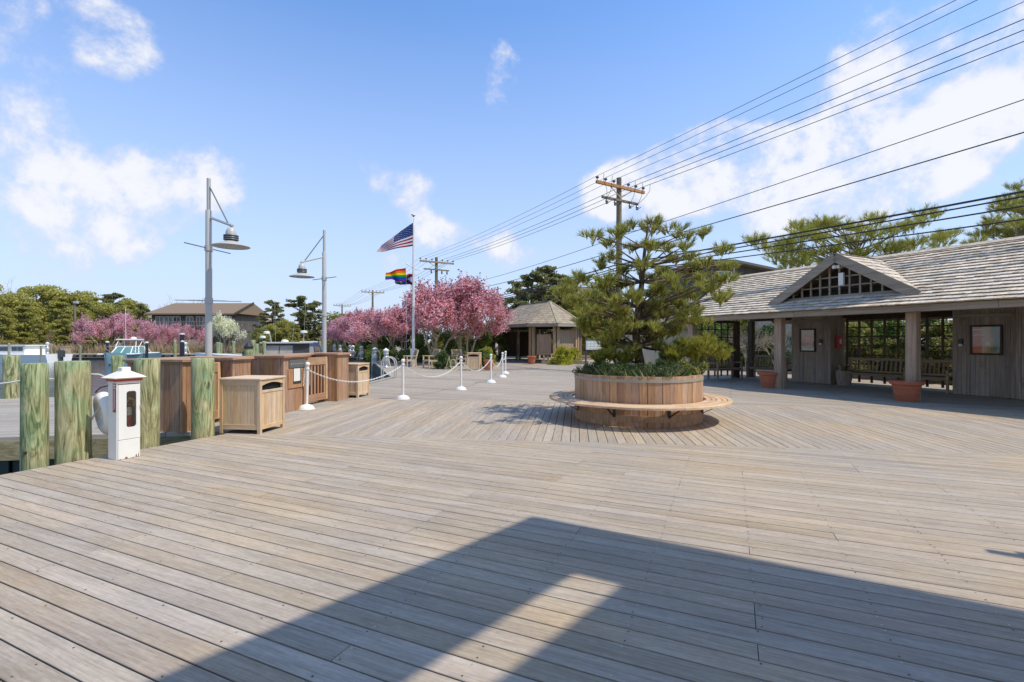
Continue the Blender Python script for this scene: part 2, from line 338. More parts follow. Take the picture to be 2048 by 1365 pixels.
M['petal'] = leafmat('cherry_blossom', [(.70, .26, .31), (.86, .44, .48), (.93, .62, .64), (.80, .35, .38), (.68, .28, .26), (.96, .79, .79)], .6, .55)
M['petal_hot'] = leafmat('magenta_blossom', [(.70, .28, .34), (.86, .46, .51), (.78, .38, .43), (.93, .68, .70), (.58, .38, .29)], .6, .55)
M['bronze'] = leafmat('bronze_leaf', [(.16, .06, .05), (.26, .10, .08), (.12, .07, .06)], .6, .3)
M['blossom_white'] = leafmat('cream_blossom', [(.90, .86, .62), (.94, .92, .76), (.80, .78, .48), (.58, .60, .26)], .6, .35)
M['needle'] = leafmat('pine_needles', [(.15, .19, .035), (.32, .35, .06), (.50, .48, .10), (.22, .25, .055), (.58, .48, .14), (.09, .12, .03)], .5, .45)
M['needle_bright'] = leafmat('bright_pine_needles', [(.26, .29, .04), (.38, .38, .06), (.47, .43, .08), (.18, .21, .045)], .5, .4)
M['needle_dark'] = leafmat('dark_evergreen', [(.11, .14, .05), (.18, .20, .065), (.26, .255, .085), (.31, .24, .11)], .6, .4)
M['olive'] = leafmat('olive_evergreen', [(.30, .30, .06), (.44, .41, .085), (.54, .47, .13), (.20, .22, .055)], .6, .45)
M['hedge'] = leafmat('hedge_leaf', [(.09, .16, .03), (.16, .23, .04), (.24, .29, .055), (.06, .10, .022)], .55, .35)
M['gold'] = leafmat('golden_shrub', [(.32, .34, .025), (.46, .45, .04), (.56, .53, .06), (.20, .24, .025)], .55, .3)
M['darkshrub'] = leafmat('dark_shrub_leaf', [(.05, .085, .025), (.09, .13, .035), (.13, .17, .045)], .5, .2)
M['grass'] = leafmat('planter_grass', [(.08, .14, .04), (.13, .18, .06), (.19, .24, .08), (.34, .31, .14), (.15, .21, .13)], .6, .3)
M['spring'] = leafmat('spring_leaf', [(.25, .29, .06), (.35, .35, .085), (.18, .22, .06), (.40, .28, .09)], .6, .35)
M['twig'] = plain('pale_twigs', (.36, .31, .25), .9)
M['twig_far'] = plain('bare_twigs', (.24, .19, .145), .9)
# water
m, t = new_mat('harbour_water'); co = t.n('ShaderNodeTexCoord').outputs['Object']
n1 = t.n('ShaderNodeTexNoise', {'Vector': t.vmath('MULTIPLY', co, (1.2, 2.6, 1)).outputs[0], 'Scale': 1.0, 'Detail': 5.0, 'Distortion': .6}).outputs[0]
finish(t, (.045, .085, .13, 1), .07, n1, .4, .05, spec=.5); M['water'] = m
# open ground: sandy soil with leaf litter
m, t = new_mat('sandy_ground'); co = t.n('ShaderNodeTexCoord').outputs['Object']
n1 = t.n('ShaderNodeTexNoise', {'Vector': co, 'Scale': .5, 'Detail': 8.0, 'Roughness': .7}).outputs[0]
n2 = t.n('ShaderNodeTexNoise', {'Vector': co, 'Scale': 9.0, 'Detail': 6.0, 'Roughness': .7}).outputs[0]
c = t.ramp(t.math('ADD', t.math('MULTIPLY', n1, .6), t.math('MULTIPLY', n2, .4)), [(.36, (.12, .10, .055)), (.48, (.26, .20, .13)), (.58, (.36, .29, .21)), (.7, (.42, .35, .27))])
finish(t, c, .95, n2, .6, .03); M['ground'] = m
# clear pane
m, t = new_mat('clear_pane')
gl = t.n('ShaderNodeBsdfGlossy', {'Roughness': .03, 'Color': (1, 1, 1, 1)}); tr = t.n('ShaderNodeBsdfTransparent', {'Color': (.93, .92, .88, 1)})
fr = t.n('ShaderNodeFresnel', {'IOR': 1.45})
mx = t.n('ShaderNodeMixShader', {0: fr.outputs[0], 1: tr.outputs[0], 2: gl.outputs[0]})
t.t.links.new(mx.outputs[0], t.n('ShaderNodeOutputMaterial').inputs[0]); M['pane'] = m
# ------------------------------------------------------------------ the setting: water, ground, decks
U = Vector((.9116, -.4110, 0)).normalized(); V = Vector((-U.y, U.x, 0))           # front deck boards / across
B = Vector((.9916, -.1295, 0)).normalized(); N = Vector((-B.y, B.x, 0))            # middle band: along its border / along its boards
BANK = [(-4.98, 16.9), (-4.83, 19.7), (-12.6, 42.8), (-17.2, 57.0)]
FAR = 57.0
def sheet(name, poly, z, mat, thick=None):
    mb = MB()
    if thick: mb.prism(poly, z - thick, z)
    else: mb.add([(x, y, z) for x, y in poly], [tuple(range(len(poly)))])
    return struct(mb.build(name, mat))
sheet('water', [(-500, -60), (12, -60), (12, 62), (-500, 62)], -.62, M['water'])
sheet('ground', [(14, -60), (600, -60), (600, 900), (-600, 900), (-600, FAR)] + [BANK[3], BANK[2], BANK[1], BANK[0], (-4.6, 14), (-2, 9), (6, 4)], -.06, M['ground'])

# front deck: boards run along U, each a plank of its own
A_L, A_R, B_0 = -7.45, 6.2, .62
PW, GAP = .1386, .0085
BORD = 7.135                                   # N . p of the border between front deck and middle band
def fa(b): return (b * N.dot(V) - BORD) / (-N.dot(U))    # a where row b meets the border
deck = struct(bpy.data.objects.new('front_deck', None)); col.objects.link(deck)
und = MB(); und.prism([tuple((a * U + b * V)[:2]) for a, b in ((A_L + .02, -6), (16, -6), (16, 12), (fa(12) , 12), (fa(9), 9), (A_L + .02, (BORD - A_L * N.dot(U)) / N.dot(V)))], -.20, -.045)
und.build('joist_layer', M['under'], deck)
screws = MB(); rows = 0
b = B_0; joist = [A_L + .25 + .61 * i for i in range(24)]
def plank(parent, b0, b1, a00, a01, a10, a11, T=.038):
    # ends may be cut on the skew: a00/a01 = start at lower/upper side, a10/a11 = end
    c = (a00 + a11) / 2; cb = (b0 + b1) / 2; e = .0025
    mb = MB(); sg = .0012 * rng.uniform(-1, 1)
    sec = [(b0 - cb, -T), (b1 - cb, -T), (b1 - cb, -e), (b1 - cb - e, sg), (b0 - cb + e, sg), (b0 - cb, -e)]
    vs = []
    for (s0, s1) in ((a00, a01), (a10, a11)):
        for y, z in sec:
            f = (y - (b0 - cb)) / (b1 - b0); vs.append((s0 + (s1 - s0) * f - c, y, z))
    fs = [(5, 4, 3, 2, 1, 0), (6, 7, 8, 9, 10, 11)] + [(i, (i + 1) % 6, 6 + (i + 1) % 6, 6 + i) for i in range(6)]
    mb.add(vs, fs)
    p = c * U + cb * V
    return mb.build('plank', M['deck'], parent, loc=(p.x, p.y, 0), rz=ANG_U)
while True:
    b0, b1 = b, b + PW - GAP
    l0, l1 = max(A_L, fa(b0) ), max(A_L, fa(b1))
    if l1 > A_R - .3: break
    cuts = []; a = max(l0, l1) + rng.uniform(1.2, 6.0)
    while a < A_R - .7: cuts.append(min(joist, key=lambda j: abs(j - a))); a += rng.choice((4.27, 4.88, 5.49, 6.1))
    st = [(l0, l1)] + [(q + .002, q + .002) for q in cuts]; en = [(q - .002, q - .002) for q in cuts] + [(A_R, A_R)]
    for (s0, s1), (e0, e1) in zip(st, en): plank(deck, b0, b1, s0, s1, e0, e1); rows += 1
    for j in joist:
        if j > max(l0, l1) + .05 and j < A_R:
            for q in (.022, PW - GAP - .022):
                if rng.random() < .88:
                    p = (j + rng.uniform(-.008, .008) + (.03 if j in cuts else 0)) * U + (b0 + q) * V
                    screws.add([(p.x + .0055 * math.cos(k * math.pi / 3), p.y + .0055 * math.sin(k * math.pi / 3), .0022) for k in range(6)], [tuple(range(6))], 0 if rng.random() < .5 else 1)
    b += PW
stuff(screws.build('deck_screws', [plain('screw_bright', (.5, .5, .5), .4, .6), plain('screw_dark', (.05, .045, .04), .7)], deck))
# the deck's rim on the harbour side
rim = MB(); p0 = A_L * U + -6 * V; p1 = A_L * U + ((BORD - A_L * N.dot(U)) / N.dot(V)) * V; n_ = -U * .022
rim.bar((p0 + n_) + Vector((0, 0, -.19)), (p1 + n_) + Vector((0, 0, -.19)), .04, .30); rim.build('rim_beam', M['beam'], deck)
# rest of the front deck outside the counted boards (behind and right of the camera)
side = struct(MB().prism([tuple((a * U + b * V)[:2]) for a, b in ((A_R + .004, B_0), (16, B_0), (16, 12.2), (fa(12.2), 12.2), (A_R + .004, (BORD + A_R * -N.dot(U)) / N.dot(V) - .01))], -.04, -.001).build('deck_side', M['deck_far']))
struct(MB().prism([tuple((a * U + b * V)[:2]) for a, b in ((A_L, -6), (16, -6), (16, B_0 - .006), (A_L, B_0 - .006))], -.04, -.001).build('deck_rear', M['deck_far']))

# middle band: boards run along N between two border boards
band = struct(bpy.data.objects.new('middle_deck', None)); col.objects.link(band)
E0, E1, NF = -5.62, 14.5, 11.95
def BN(e, n): return tuple((e * B + n * N)[:2])
MB().prism([BN(E0 + .02, BORD + .02), BN(E1, BORD + .02), BN(E1, NF), BN(E0 + .02, NF)], -.2, -.045).build('joist_layer', M['under'], band)
for nn in (BORD + .004, NF - PW + GAP):
    e = E0
    while e < E1:
        L = min(rng.uniform(3.2, 4.8), E1 - e); mb = MB(); mb.bbox(-L / 2 + .002, L / 2 - .002, 0, PW - GAP, -.038, .0015, .0025)
        q = (e + L / 2) * B + nn * N; mb.build('border_plank', M['deck'], band, loc=(q.x, q.y, 0), rz=ANG_B); e += L
n0, n1 = BORD + PW + .004, NF - PW - .002
mids = []
for k in range(4):
    mb = MB(); L = n1 - n0; mb.bbox(-L / 2, L / 2, -(PW - GAP) / 2, (PW - GAP) / 2, -.038, rng.uniform(-.001, .001), .0025); mids.append(mb.mesh('plank', M['deck']))
sc2 = MB(); e = E0 + PW / 2
while e < E1:
    q = e * B + (n0 + n1) / 2 * N; inst('plank', rng.choice(mids), band, (q.x, q.y, 0), ANG_B + math.pi / 2 + (math.pi if rng.random() < .5 else 0)); e += PW
# farther boardwalk and the dock on the harbour side
CL = BN(E0, NF + .004); CR = BN(60, NF + .004)
sheet('boardwalk', [CL, BN(E1, NF + .004), BN(E1, -6), BN(40, -6), BN(40, 14), (13, 40), (6, 44), (-2.5, 44), (-8.3, 44), (-10.3, 36.6), BANK[1], BANK[0], (-5.0, 14.6)], 0, M['deck_far'], .12)
dock = sheet('dock', [(-30, 3.8), (-7.96, 7.55), (-5.79, 7.92), (-4.72, 8.08), BN(E0 - .004, 8.3), BN(E0 - .004, NF), (-5.004, 14.6), (-5.9, 14.4), (-5.9, 19.2), (-7.9, 19.2), (-7.9, 13.95), (-13.4, 12.7), (-30, 9.0)], 0, M['dock_far'], .06)
db = MB(); db.bar((-30, 3.83, -.21), (-4.72, 8.11, -.21), .06, .30); db.build('dock_edge_beam', M['beam'], dock)
sp = MB()
for i in range(120):
    x0 = -30 + i * .21; y = 3.95 + (x0 + 30) * .1695
    sp.bar((x0, y + (.05 if i % 2 else 0), -.62), (x0 + .2, y + .035 + (.05 if i % 2 else 0), -.62), .03, .54)
sp.build('sheet_pile_wall', M['sheetpile'], dock)
# basin walls
def sheetwall(name, pts, z0, z1, step=.28, amp=.06):
    mb = MB(); prev = []
    for (x0, y0), (x1, y1) in zip(pts[:-1], pts[1:]):
        a = Vector((x0, y0, 0)); bb = Vector((x1, y1, 0)); d = bb - a; k = int(d.length / step); nrm = Vector((d.y, -d.x, 0)).normalized()
        for i in range(k + 1):
            p = a + d * i / k + nrm * (amp if i % 2 else 0) - nrm * .01; prev.append(p)
    vs = [(p.x, p.y, z) for p in prev for z in (z0, z1)]
    mb.add(vs, [(2 * i, 2 * i + 2, 2 * i + 3, 2 * i + 1) for i in range(len(prev) - 1)])
    mb.add([(p[0], p[1], 0) for p in []], [])
    return mb.build(name, M['sheetpile'])
wl = tag(sheetwall('bulkhead', [(-5.0, 14.5)] + BANK, -1.2, .03), 'dark green corrugated sheet pile bulkhead along the boardwalk edge', 'bulkhead')
cap = MB()
for (x0, y0), (x1, y1) in zip(BANK[:-1], BANK[1:]): cap.bar((x0 - .02, y0, .03), (x1 - .02, y1, .03), .13, .05)
cap.build('cap', M['concrete'], wl)
# paved promenade strip along the bank
sheet('promenade', [(-8.25, 44.05), (-2.5, 44.05), (-4, 57), (-16.9, 57), (-10.3, 36.62)], 0, M['concrete'], .06)
# far shore bulkhead with timber walers
fb = thing('bulkhead', 'long timber bulkhead with boardwalk on the far shore', 'bulkhead', (-60, FAR, 0))
MB().box(-140, 43, -.9, .4, -.10, .03).build('boardwalk_top', M['pale_wall'], fb)
MB().box(-140, 43, -.25, .3, -1.2, -.101).build('face', M['dark_wood'], fb)
bl = MB().box(-.35, .35, -.62, -.25, -.30, -.14).mesh('waler_block', M['teakx'])
for i in range(68): inst('waler_block', bl, fb, (-24 + i * 1.0, 0, 0))
MB().box(-140, 43, -.62, -.27, -.48, -.36).build('waler', M['teakx'], fb)
# dry reeds and beach grass on the far bank
def blades(name, pts, h0, h1, wd, mat, lean=.35, parent=None):
    pts = np.array(pts); n = len(pts); h = nprng.uniform(h0, h1, n); a = nprng.uniform(0, 2 * np.pi, n)
    ln = nprng.uniform(0, lean, n)[:, None] * h[:, None] * np.stack([np.cos(a), np.sin(a), 0 * a], 1)
    sd_ = np.stack([-np.sin(a), np.cos(a), 0 * a], 1) * wd / 2
    tip = pts + ln + np.stack([0 * h, 0 * h, h], 1); mid = pts + ln * .35 + np.stack([0 * h, 0 * h, h * .55], 1)
    vs = np.stack([pts - sd_, pts + sd_, mid + sd_ * .8, tip, mid - sd_ * .8], 1).reshape(-1, 3)
    me = bpy.data.meshes.new(name); me.from_pydata(vs.tolist(), [], [tuple(range(5 * i, 5 * i + 5)) for i in range(n)]); me.materials.append(mat)
    return inst(name, me, parent)
P = [(nprng.uniform(-75, -17), FAR + 1.0 + abs(nprng.normal(0, 1.4)), -.06) for _ in range(6000)]
tag(stuff(blades('reeds', P, .35, 1.5, .05, M['reed'])), 'dry tan reeds and beach grass along the far bank', 'reeds')
# ------------------------------------------------------------------ building behind the camera (its roof shades the foreground)
HR = 6.2; SH = Vector((SUN.x / SUN.z, SUN.y / SUN.z, 0))
Lr = Vector((-.66, -.751, 0)).normalized(); Rr = Vector((.878, -.478, 0)).normalized(); C0 = Vector((.258, 4.114, 0)) + SH * HR
hb = thing('harbour_building', 'two-storey timber building with overhanging slatted roof deck shading the foreground boards', 'building', (4.0, -3.2, 0))
hoff = (-4.0, 3.2, 0)
def ab(al, be): q = C0 + al * Lr + be * Rr; return (q.x, q.y)
for al0, al1, be0, be1 in ((0, 7.4, 0, .78), (0, .80, .784, 1.17), (0, 7.4, 1.174, 11)):
    MB(hoff).prism([ab(al0, be0), ab(al1, be0), ab(al1, be1), ab(al0, be1)], HR, HR + .16).build('roof_slab', M['teakx'], hb)
for al0, al1, nm in ((5.6, 5.75, 'wall'),):
    MB(hoff).prism([ab(al0, .3), ab(al1, .3), ab(al1, 11), ab(al0, 11)], 0, HR - .001).build(nm, M['teakz'], hb)
for be in (4.2, 7.6, 10.8):
    MB(hoff).prism([ab(1.2, be), ab(1.4, be), ab(1.4, be + .2), ab(1.2, be + .2)], 0, HR - .001).build('post', M['warm_post'], hb)
# bracket with slotted bar standing out from the building; only its shadow reaches the picture
br = G(1974, 1100) + SH * 3.0; br.z = 3.0; bd = Vector((.86, -.51, 0)).normalized(); bn = Vector((-bd.y, bd.x, 0))
mb = MB(hoff); e1 = br + bd * 2.6
mb.bar(br - bn * .03, br + bd * .19 - bn * .03, .075, .04); mb.bar(br + bd * .18 - bn * .06, e1 - bn * .06, .13, .04); mb.bar(br + bd * .18 + bn * .05, e1 + bn * .05, .022, .04)
for k in (.19, .46, .76, 1.06): mb.bar(br + bd * k - bn * .05, br + bd * k + bn * .06, .04, .04)
mb.bar(e1 + Vector((0, 0, -3)), e1 + Vector((0, 0, 2.0)), .2, .2); mb.build('bracket', M['black'], hb)

# ------------------------------------------------------------------ round planter with bench, pine and grasses
PC = Vector((2.466, 9.583, 0)); PR, PH = 1.213, .88
pl = thing('round_planter', 'round cedar barrel planter with galvanised hoops standing on the deck', 'planter', PC)
ns = 58; ws = 2 * math.pi / ns
for i in range(ns):
    a = i * ws + rng.uniform(-.004, .004); dr = rng.uniform(-.004, .005); hw = ws / 2 - .0012
    for z0, z1, nm, mt in ((0, PH + rng.uniform(-.004, .004), 'stave', M['stave']),):
        mb = MB(); r0, r1 = PR + dr, PR - .05
        x = r0 * math.sin(hw)
        poly = [(r1 * math.cos(hw) , -r1 * math.sin(hw)), (r0 * math.cos(hw) - .002, -x), (r0 - .0002, -x + .008), (r0 - .0002, x - .008), (r0 * math.cos(hw) - .002, x), (r1 * math.cos(hw), r1 * math.sin(hw))]
        mb.prism([(px - r0, py) for px, py in poly], z0, z1)
        o = mb.build(nm, M['stave'], pl, loc=(r0 * math.cos(a), r0 * math.sin(a), 0), rz=a)
def band_ring(r0, r1, z0, z1, n=72): return MB().lathe([(r0, z0), (r1, z0), (r1, z1), (r0, z1), (r0, z0)], n)
band_ring(PR - .004, PR + .012, .775, .83).build('hoop', M['hoop'], pl, True)
band_ring(PR - .004, PR + .014, .085, .20).build('base_band', M['stave_low'], pl, True)
MB().lathe([(0.0001, .74), (PR - .045, .74)], 48).build('soil', M['soil'], pl)
# bench: eight bays, each of five curved slats on black brackets
bn_ = thing('ring_bench', 'ring-shaped slatted bench wrapped around the barrel planter on black brackets', 'bench', PC)
RB0, RB1 = PR + .055, 1.728; sw_ = (RB1 - RB0 + .008) / 5
for bay in range(8):
    a0 = math.radians(-78 + 45 * bay) + .0025; a1 = a0 + math.radians(45) - .005
    for k in range(5):
        r0 = RB0 + k * sw_; r1 = r0 + sw_ - .010; dz = rng.uniform(-.001, .001)
        mb = MB(); n = 10; vs = []
        for j in range(n + 1):
            a = a0 + (a1 - a0) * j / n
            for r, z in ((r0, .372), (r1, .372), (r1, .406), (r1 - .005, .411), (r0 + .005, .411), (r0, .406)): vs.append((r * math.cos(a), r * math.sin(a), z + dz))
        fs = [(j * 6 + i, (j + 1) * 6 + i, (j + 1) * 6 + (i + 1) % 6, j * 6 + (i + 1) % 6) for j in range(n) for i in range(6)] + [(0, 1, 2, 3, 4, 5), tuple(n * 6 + i for i in (5, 4, 3, 2, 1, 0))]
        mb.add(vs, fs); mb.build('slat', M['bench_ring'], bn_)
for bay in range(8):
    a = math.radians(-78 + 45 * bay + 22.5 * 0); d = Vector((math.cos(a), math.sin(a), 0)); z = Vector((0, 0, 1))
    mb = MB(); mb.bar(d * (PR + .012) + z * .16, d * (PR + .012) + z * .37, .05, .012, up=d); mb.bar(d * (PR + .014) + z * .362, d * (RB1 - .06) + z * .362, .05, .018)
    mb.bar(d * (PR + .014) + z * .175, d * (RB1 - .16) + z * .358, .03, .012); mb.build('bracket', M['black'], bn_)

# planter pine
def needles(tufts, per, ln, wd, up=.35, spread=1.0):
    """tufts: list of (pos, axis)"""
    k = len(tufts); pos = np.repeat(np.array([t[0] for t in tufts]), per, 0); ax = np.repeat(np.array([t[1] for t in tufts]), per, 0); n = k * per
    d = nprng.normal(0, 1, (n, 3)); d /= np.linalg.norm(d, axis=1)[:, None]; d = ax * 1.0 + d * spread * .8 + np.array([0, 0, up]); d /= np.linalg.norm(d, axis=1)[:, None]
    L = ln * nprng.uniform(.65, 1.15, n)[:, None]; st = pos - ax * nprng.uniform(0, .9, n)[:, None] * ln
    s = np.cross(d, nprng.normal(0, 1, (n, 3))); s /= np.linalg.norm(s, axis=1)[:, None] + 1e-9; s *= wd / 2
    return np.stack([st - s, st + s, st + d * L], 1)
def tri_mesh(name, arr, mat):
    me = bpy.data.meshes.new(name); n = len(arr); me.from_pydata(arr.reshape(-1, 3).tolist(), [], [(3 * i, 3 * i + 1, 3 * i + 2) for i in range(n)]); me.materials.append(mat); return me
def pads_to_tufts(pads, per, rad, flat=.55):
    T = []
    for c in pads:
        c = Vector(c)
        for _ in range(per):
            d = Vector((rng.gauss(0, 1), rng.gauss(0, 1), rng.gauss(0, flat))); d = d.normalized() * rng.random() ** .5 if d.length else d
            p = c + Vector((d.x, d.y, d.z * flat)) * rad
            ax = Vector((d.x, d.y, abs(d.z) + .5)).normalized(); T.append((tuple(p), tuple(ax)))
    return T
def branch(mb, p0, p1, r0, r1, sag=.1, n=6):
    p0 = Vector(p0); p1 = Vector(p1); L = (p1 - p0).length; pts = []
    off = Vector((rng.uniform(-1, 1), rng.uniform(-1, 1), 0)) * L * .06
    for i in range(n + 1):
        f = i / n; pts.append(p0.lerp(p1, f) + off * math.sin(f * math.pi) + Vector((0, 0, -sag * L * math.sin(f * math.pi) * (1 - f))))
    mb.tube(pts, [r0 + (r1 - r0) * i / n for i in range(n + 1)], 6)
tr_px = [(1281, 745), (1280, 727), (1274, 690), (1272, 669), (1274, 640), (1277, 615), (1284, 565), (1287, 530), (1290, 495), (1296, 455)]
D0 = 9.6
trunk_pts = [AT(x, y, D0 + .12 * math.sin(i * 1.3)) for i, (x, y) in enumerate(tr_px)]
trunk_r = [.115, .095, .08, .075, .07, .062, .05, .04, .028, .012]
pine = thing('pine_tree', 'small wind-shaped pine tree growing in the round barrel planter', 'tree', (trunk_pts[0].x, trunk_pts[0].y, .74))
poff = -Vector((trunk_pts[0].x, trunk_pts[0].y, .74))
tb = MB(poff); tb.tube(trunk_pts, trunk_r, 12); 
pads_px = [(1180, 472), (1212, 482), (1238, 462), (1262, 452), (1300, 452), (1312, 442), (1345, 458), (1372, 470), (1400, 466), (1370, 492), (1300, 488), (1438, 502), (1418, 520), (1452, 526), (1385, 530), (1342, 520), (1330, 545),
           (1196, 528), (1166, 552), (1232, 512), (1250, 535), (1142, 562), (1208, 560), (1250, 568), (1180, 590), (1222, 600), (1155, 598), (1270, 590), (1320, 580), (1400, 556), (1428, 575), (1380, 590), (1438, 592), (1300, 555), (1360, 560),
           (1200, 630), (1240, 632), (1182, 650), (1230, 662), (1305, 618), (1335, 622), (1362, 634), (1305, 648), (1345, 652), (1255, 645), (1350, 606), (1390, 622), (1215, 585), (1285, 525), (1330, 495), (1265, 495), (1215, 650), (1190, 612), (1375, 515)]
pads_px += [(1180, 660), (1160, 638), (1205, 678), (1232, 682), (1252, 692), (1300, 672), (1332, 664), (1318, 684), (1170, 622), (1130, 580), (1150, 575), (1448, 560), (1460, 530), (1378, 640), (1400, 640)]
low_px = [(1340, 700), (1368, 688), (1398, 690), (1428, 694), (1440, 706), (1392, 708), (1352, 712), (1412, 680), (1376, 705), (1240, 712), (1212, 708), (1196, 716), (1222, 692), (1258, 716)]
pads = []; low = []
for x, y in pads_px:
    half = 1.45 * max(.25, 1 - abs(y - 575) / 200.0)
    for _ in range(2): pads.append(AT(x + rng.uniform(-9, 9), y + rng.uniform(-6, 6), D0 + rng.uniform(-half, half)))
for _ in range(26):
    a = rng.uniform(0, 6.283); f = rng.random() ** .5; y = rng.uniform(560, 672); wx = 118 * (1 - abs(y - 590) / 260)
    pads.append(AT(1282 + wx * f * math.cos(a), y, D0 + wx / F * D0 * f * math.sin(a)))
for x, y in low_px: low.append(AT(x, y, D0 + rng.uniform(-.35, .35) - (.3 if x > 1300 else 0)))
for q in pads:
    k = min(range(2, len(trunk_pts)), key=lambda i: abs(trunk_pts[i].z - (q.z - .22)) + .02 * i)
    L = (q - trunk_pts[k]).length; branch(tb, trunk_pts[k], q, min(.024, trunk_r[k] * .55), .006, .06)
lb = trunk_pts[2]; hub = AT(1335, 703, D0 - .25); branch(tb, lb, hub, .035, .022, .1)
hub2 = AT(1235, 715, D0 + .05); branch(tb, trunk_pts[1], hub2, .03, .018, .05)
for q in low: branch(tb, hub if q.x > 2.6 else hub2, q, .014, .005, .1)
tb.build('trunk', M['bark'], pine, True)
T = []
for q in pads: T += pads_to_tufts([q], rng.randint(7, 14) if q.z > 2.9 else rng.randint(11, 21), rng.uniform(.14, .27), .55)
ka = len(T) // 2; arr = np.concatenate([needles(T[:ka], 30, .15, .0115, .25, .8), needles(T[ka:], 30, .115, .011, .2, .95)])
cr = inst('crown', tri_mesh('crown', arr, M['needle']), pine, poff)
T = pads_to_tufts(low, 34, .22, .6); arr = needles(T, 32, .13, .0115, .3, .85)
inst('low_branch_foliage', tri_mesh('low_branch_foliage', arr, M['needle_bright']), pine, poff)
# planting under the pine
P = []
for _ in range(3600):
    a = rng.uniform(0, 6.283); r = PR * .93 * math.sqrt(rng.random()); P.append((PC.x + r * math.cos(a), PC.y + r * math.sin(a), .735))
tag(stuff(blades('planter_grass', P, .06, .33, .010, M['grass'], .9)), 'mixed green grasses and ground cover filling the barrel planter', 'grass')
def leafcloud(pts, size, name, mat, mats=None, up=0.0, midx=None):
    pts = np.array(pts); n = len(pts); s = size * nprng.uniform(.6, 1.3, n)[:, None]
    a = nprng.normal(0, 1, (n, 3)); a[:, 2] *= (1 - up); a /= np.linalg.norm(a, axis=1)[:, None]
    b_ = np.cross(a, nprng.normal(0, 1, (n, 3))); b_ /= np.linalg.norm(b_, axis=1)[:, None] + 1e-9
    vs = np.stack([pts - a * s, pts + b_ * s * .55, pts + a * s, pts - b_ * s * .55], 1).reshape(-1, 3)
    me = bpy.data.meshes.new(name); me.from_pydata(vs.tolist(), [], [(4 * i, 4 * i + 1, 4 * i + 2, 4 * i + 3) for i in range(n)])
    for mm in (mats or [mat]): me.materials.append(mm)
    if midx is not None: me.polygons.foreach_set('material_index', midx)
    return me
def clump_pts(centres, rad, per, flat=1.0, shell=.6):
    C = np.repeat(np.array(centres), per, 0); n = len(C); d = nprng.normal(0, 1, (n, 3)); d /= np.linalg.norm(d, axis=1)[:, None]
    r = nprng.random(n) ** shell; d[:, 2] *= flat
    R_ = np.repeat(np.array(rad), per)[:, None] if hasattr(rad, '__len__') else rad
    return C + d * r[:, None] * R_
for i, (ang, r, mt, lab) in enumerate(((205, .95, 'darkshrub', 'low dark juniper at the left rim of the barrel planter'), (250, .80, 'darkshrub', 'low dark green shrub beside the pine trunk in the barrel planter'), (318, .95, 'spring', 'bright yellow-green seedling at the right rim of the barrel planter'), (290, .95, 'grass', 'blue-green grass tuft at the front rim of the barrel planter'), (335, .75, 'hedge', 'leafy green shrub right of the pine trunk in the barrel planter'), (225, .7, 'hedge', 'leafy green shrub left of the pine trunk in the barrel planter'))):
    a = math.radians(ang); c = PC + Vector((r * math.cos(a), r * math.sin(a), .74))
    root = thing('planter_shrub', lab, 'shrub', c)
    cs = [(rng.gauss(0, .22), rng.gauss(0, .15), rng.uniform(.03, .34)) for _ in range(18)]
    if mt == 'spring': cs = [(x * .6, y * .6, z + .03) for x, y, z in cs]
    inst('foliage', leafcloud(clump_pts(cs, .09, 130), .016 if mt != 'spring' else .022, 'foliage', M[mt]), root)
    sb = MB()
    for q in cs: sb.tube([(0, 0, -.01), (q[0] * .5, q[1] * .5, q[2] * .6), q], [.008, .005, .002], 5)
    sb.build('stem', M['bark_far'], root)
# ------------------------------------------------------------------ open shelter on the right
AX = Vector((.439, -.898, 0)).normalized(); CY = Vector((-AX.y, AX.x, 0)); ANG_S = math.atan2(AX.y, AX.x)
S0, CC0 = -9.0, 16.5
def SP(s, c, z=0): q = AX * s + CY * c; return Vector((q.x, q.y, z))
sh = thing('shelter', 'long open weathered-wood shelter with shingled roof and lattice gable', 'shelter', SP(S0, CC0), ANG_S)
so_ = (-S0, -CC0, 0)
SA, SB, CF, CR_, CB = -13.95, .6, 14.0, 16.8, 19.6       # ends, front eave, ridge, back eave
ZE, ZR = 2.43, 4.06
def roofz(c): return ZE + (ZR - ZE) * (1 - abs(c - CR_) / (CR_ - CF))
slope = math.atan2(ZR - ZE, CR_ - CF)
# roof boards
for sgn, ce in ((1, CF), (-1, CB)):
    mb = MB(so_); t_ = .05
    mb.add([(SA, ce, ZE - .03), (SB, ce, ZE - .03), (SB, CR_, ZR - .03), (SA, CR_, ZR - .03), (SA, ce, ZE - .03 - t_), (SB, ce, ZE - .03 - t_), (SB, CR_, ZR - .03 - t_), (SA, CR_, ZR - .03 - t_)],
           [(0, 1, 2, 3), (7, 6, 5, 4), (0, 4, 5, 1), (1, 5, 6, 2), (2, 6, 7, 3), (3, 7, 4, 0)]); mb.build('roof_deck', M['dark_wood'], sh)
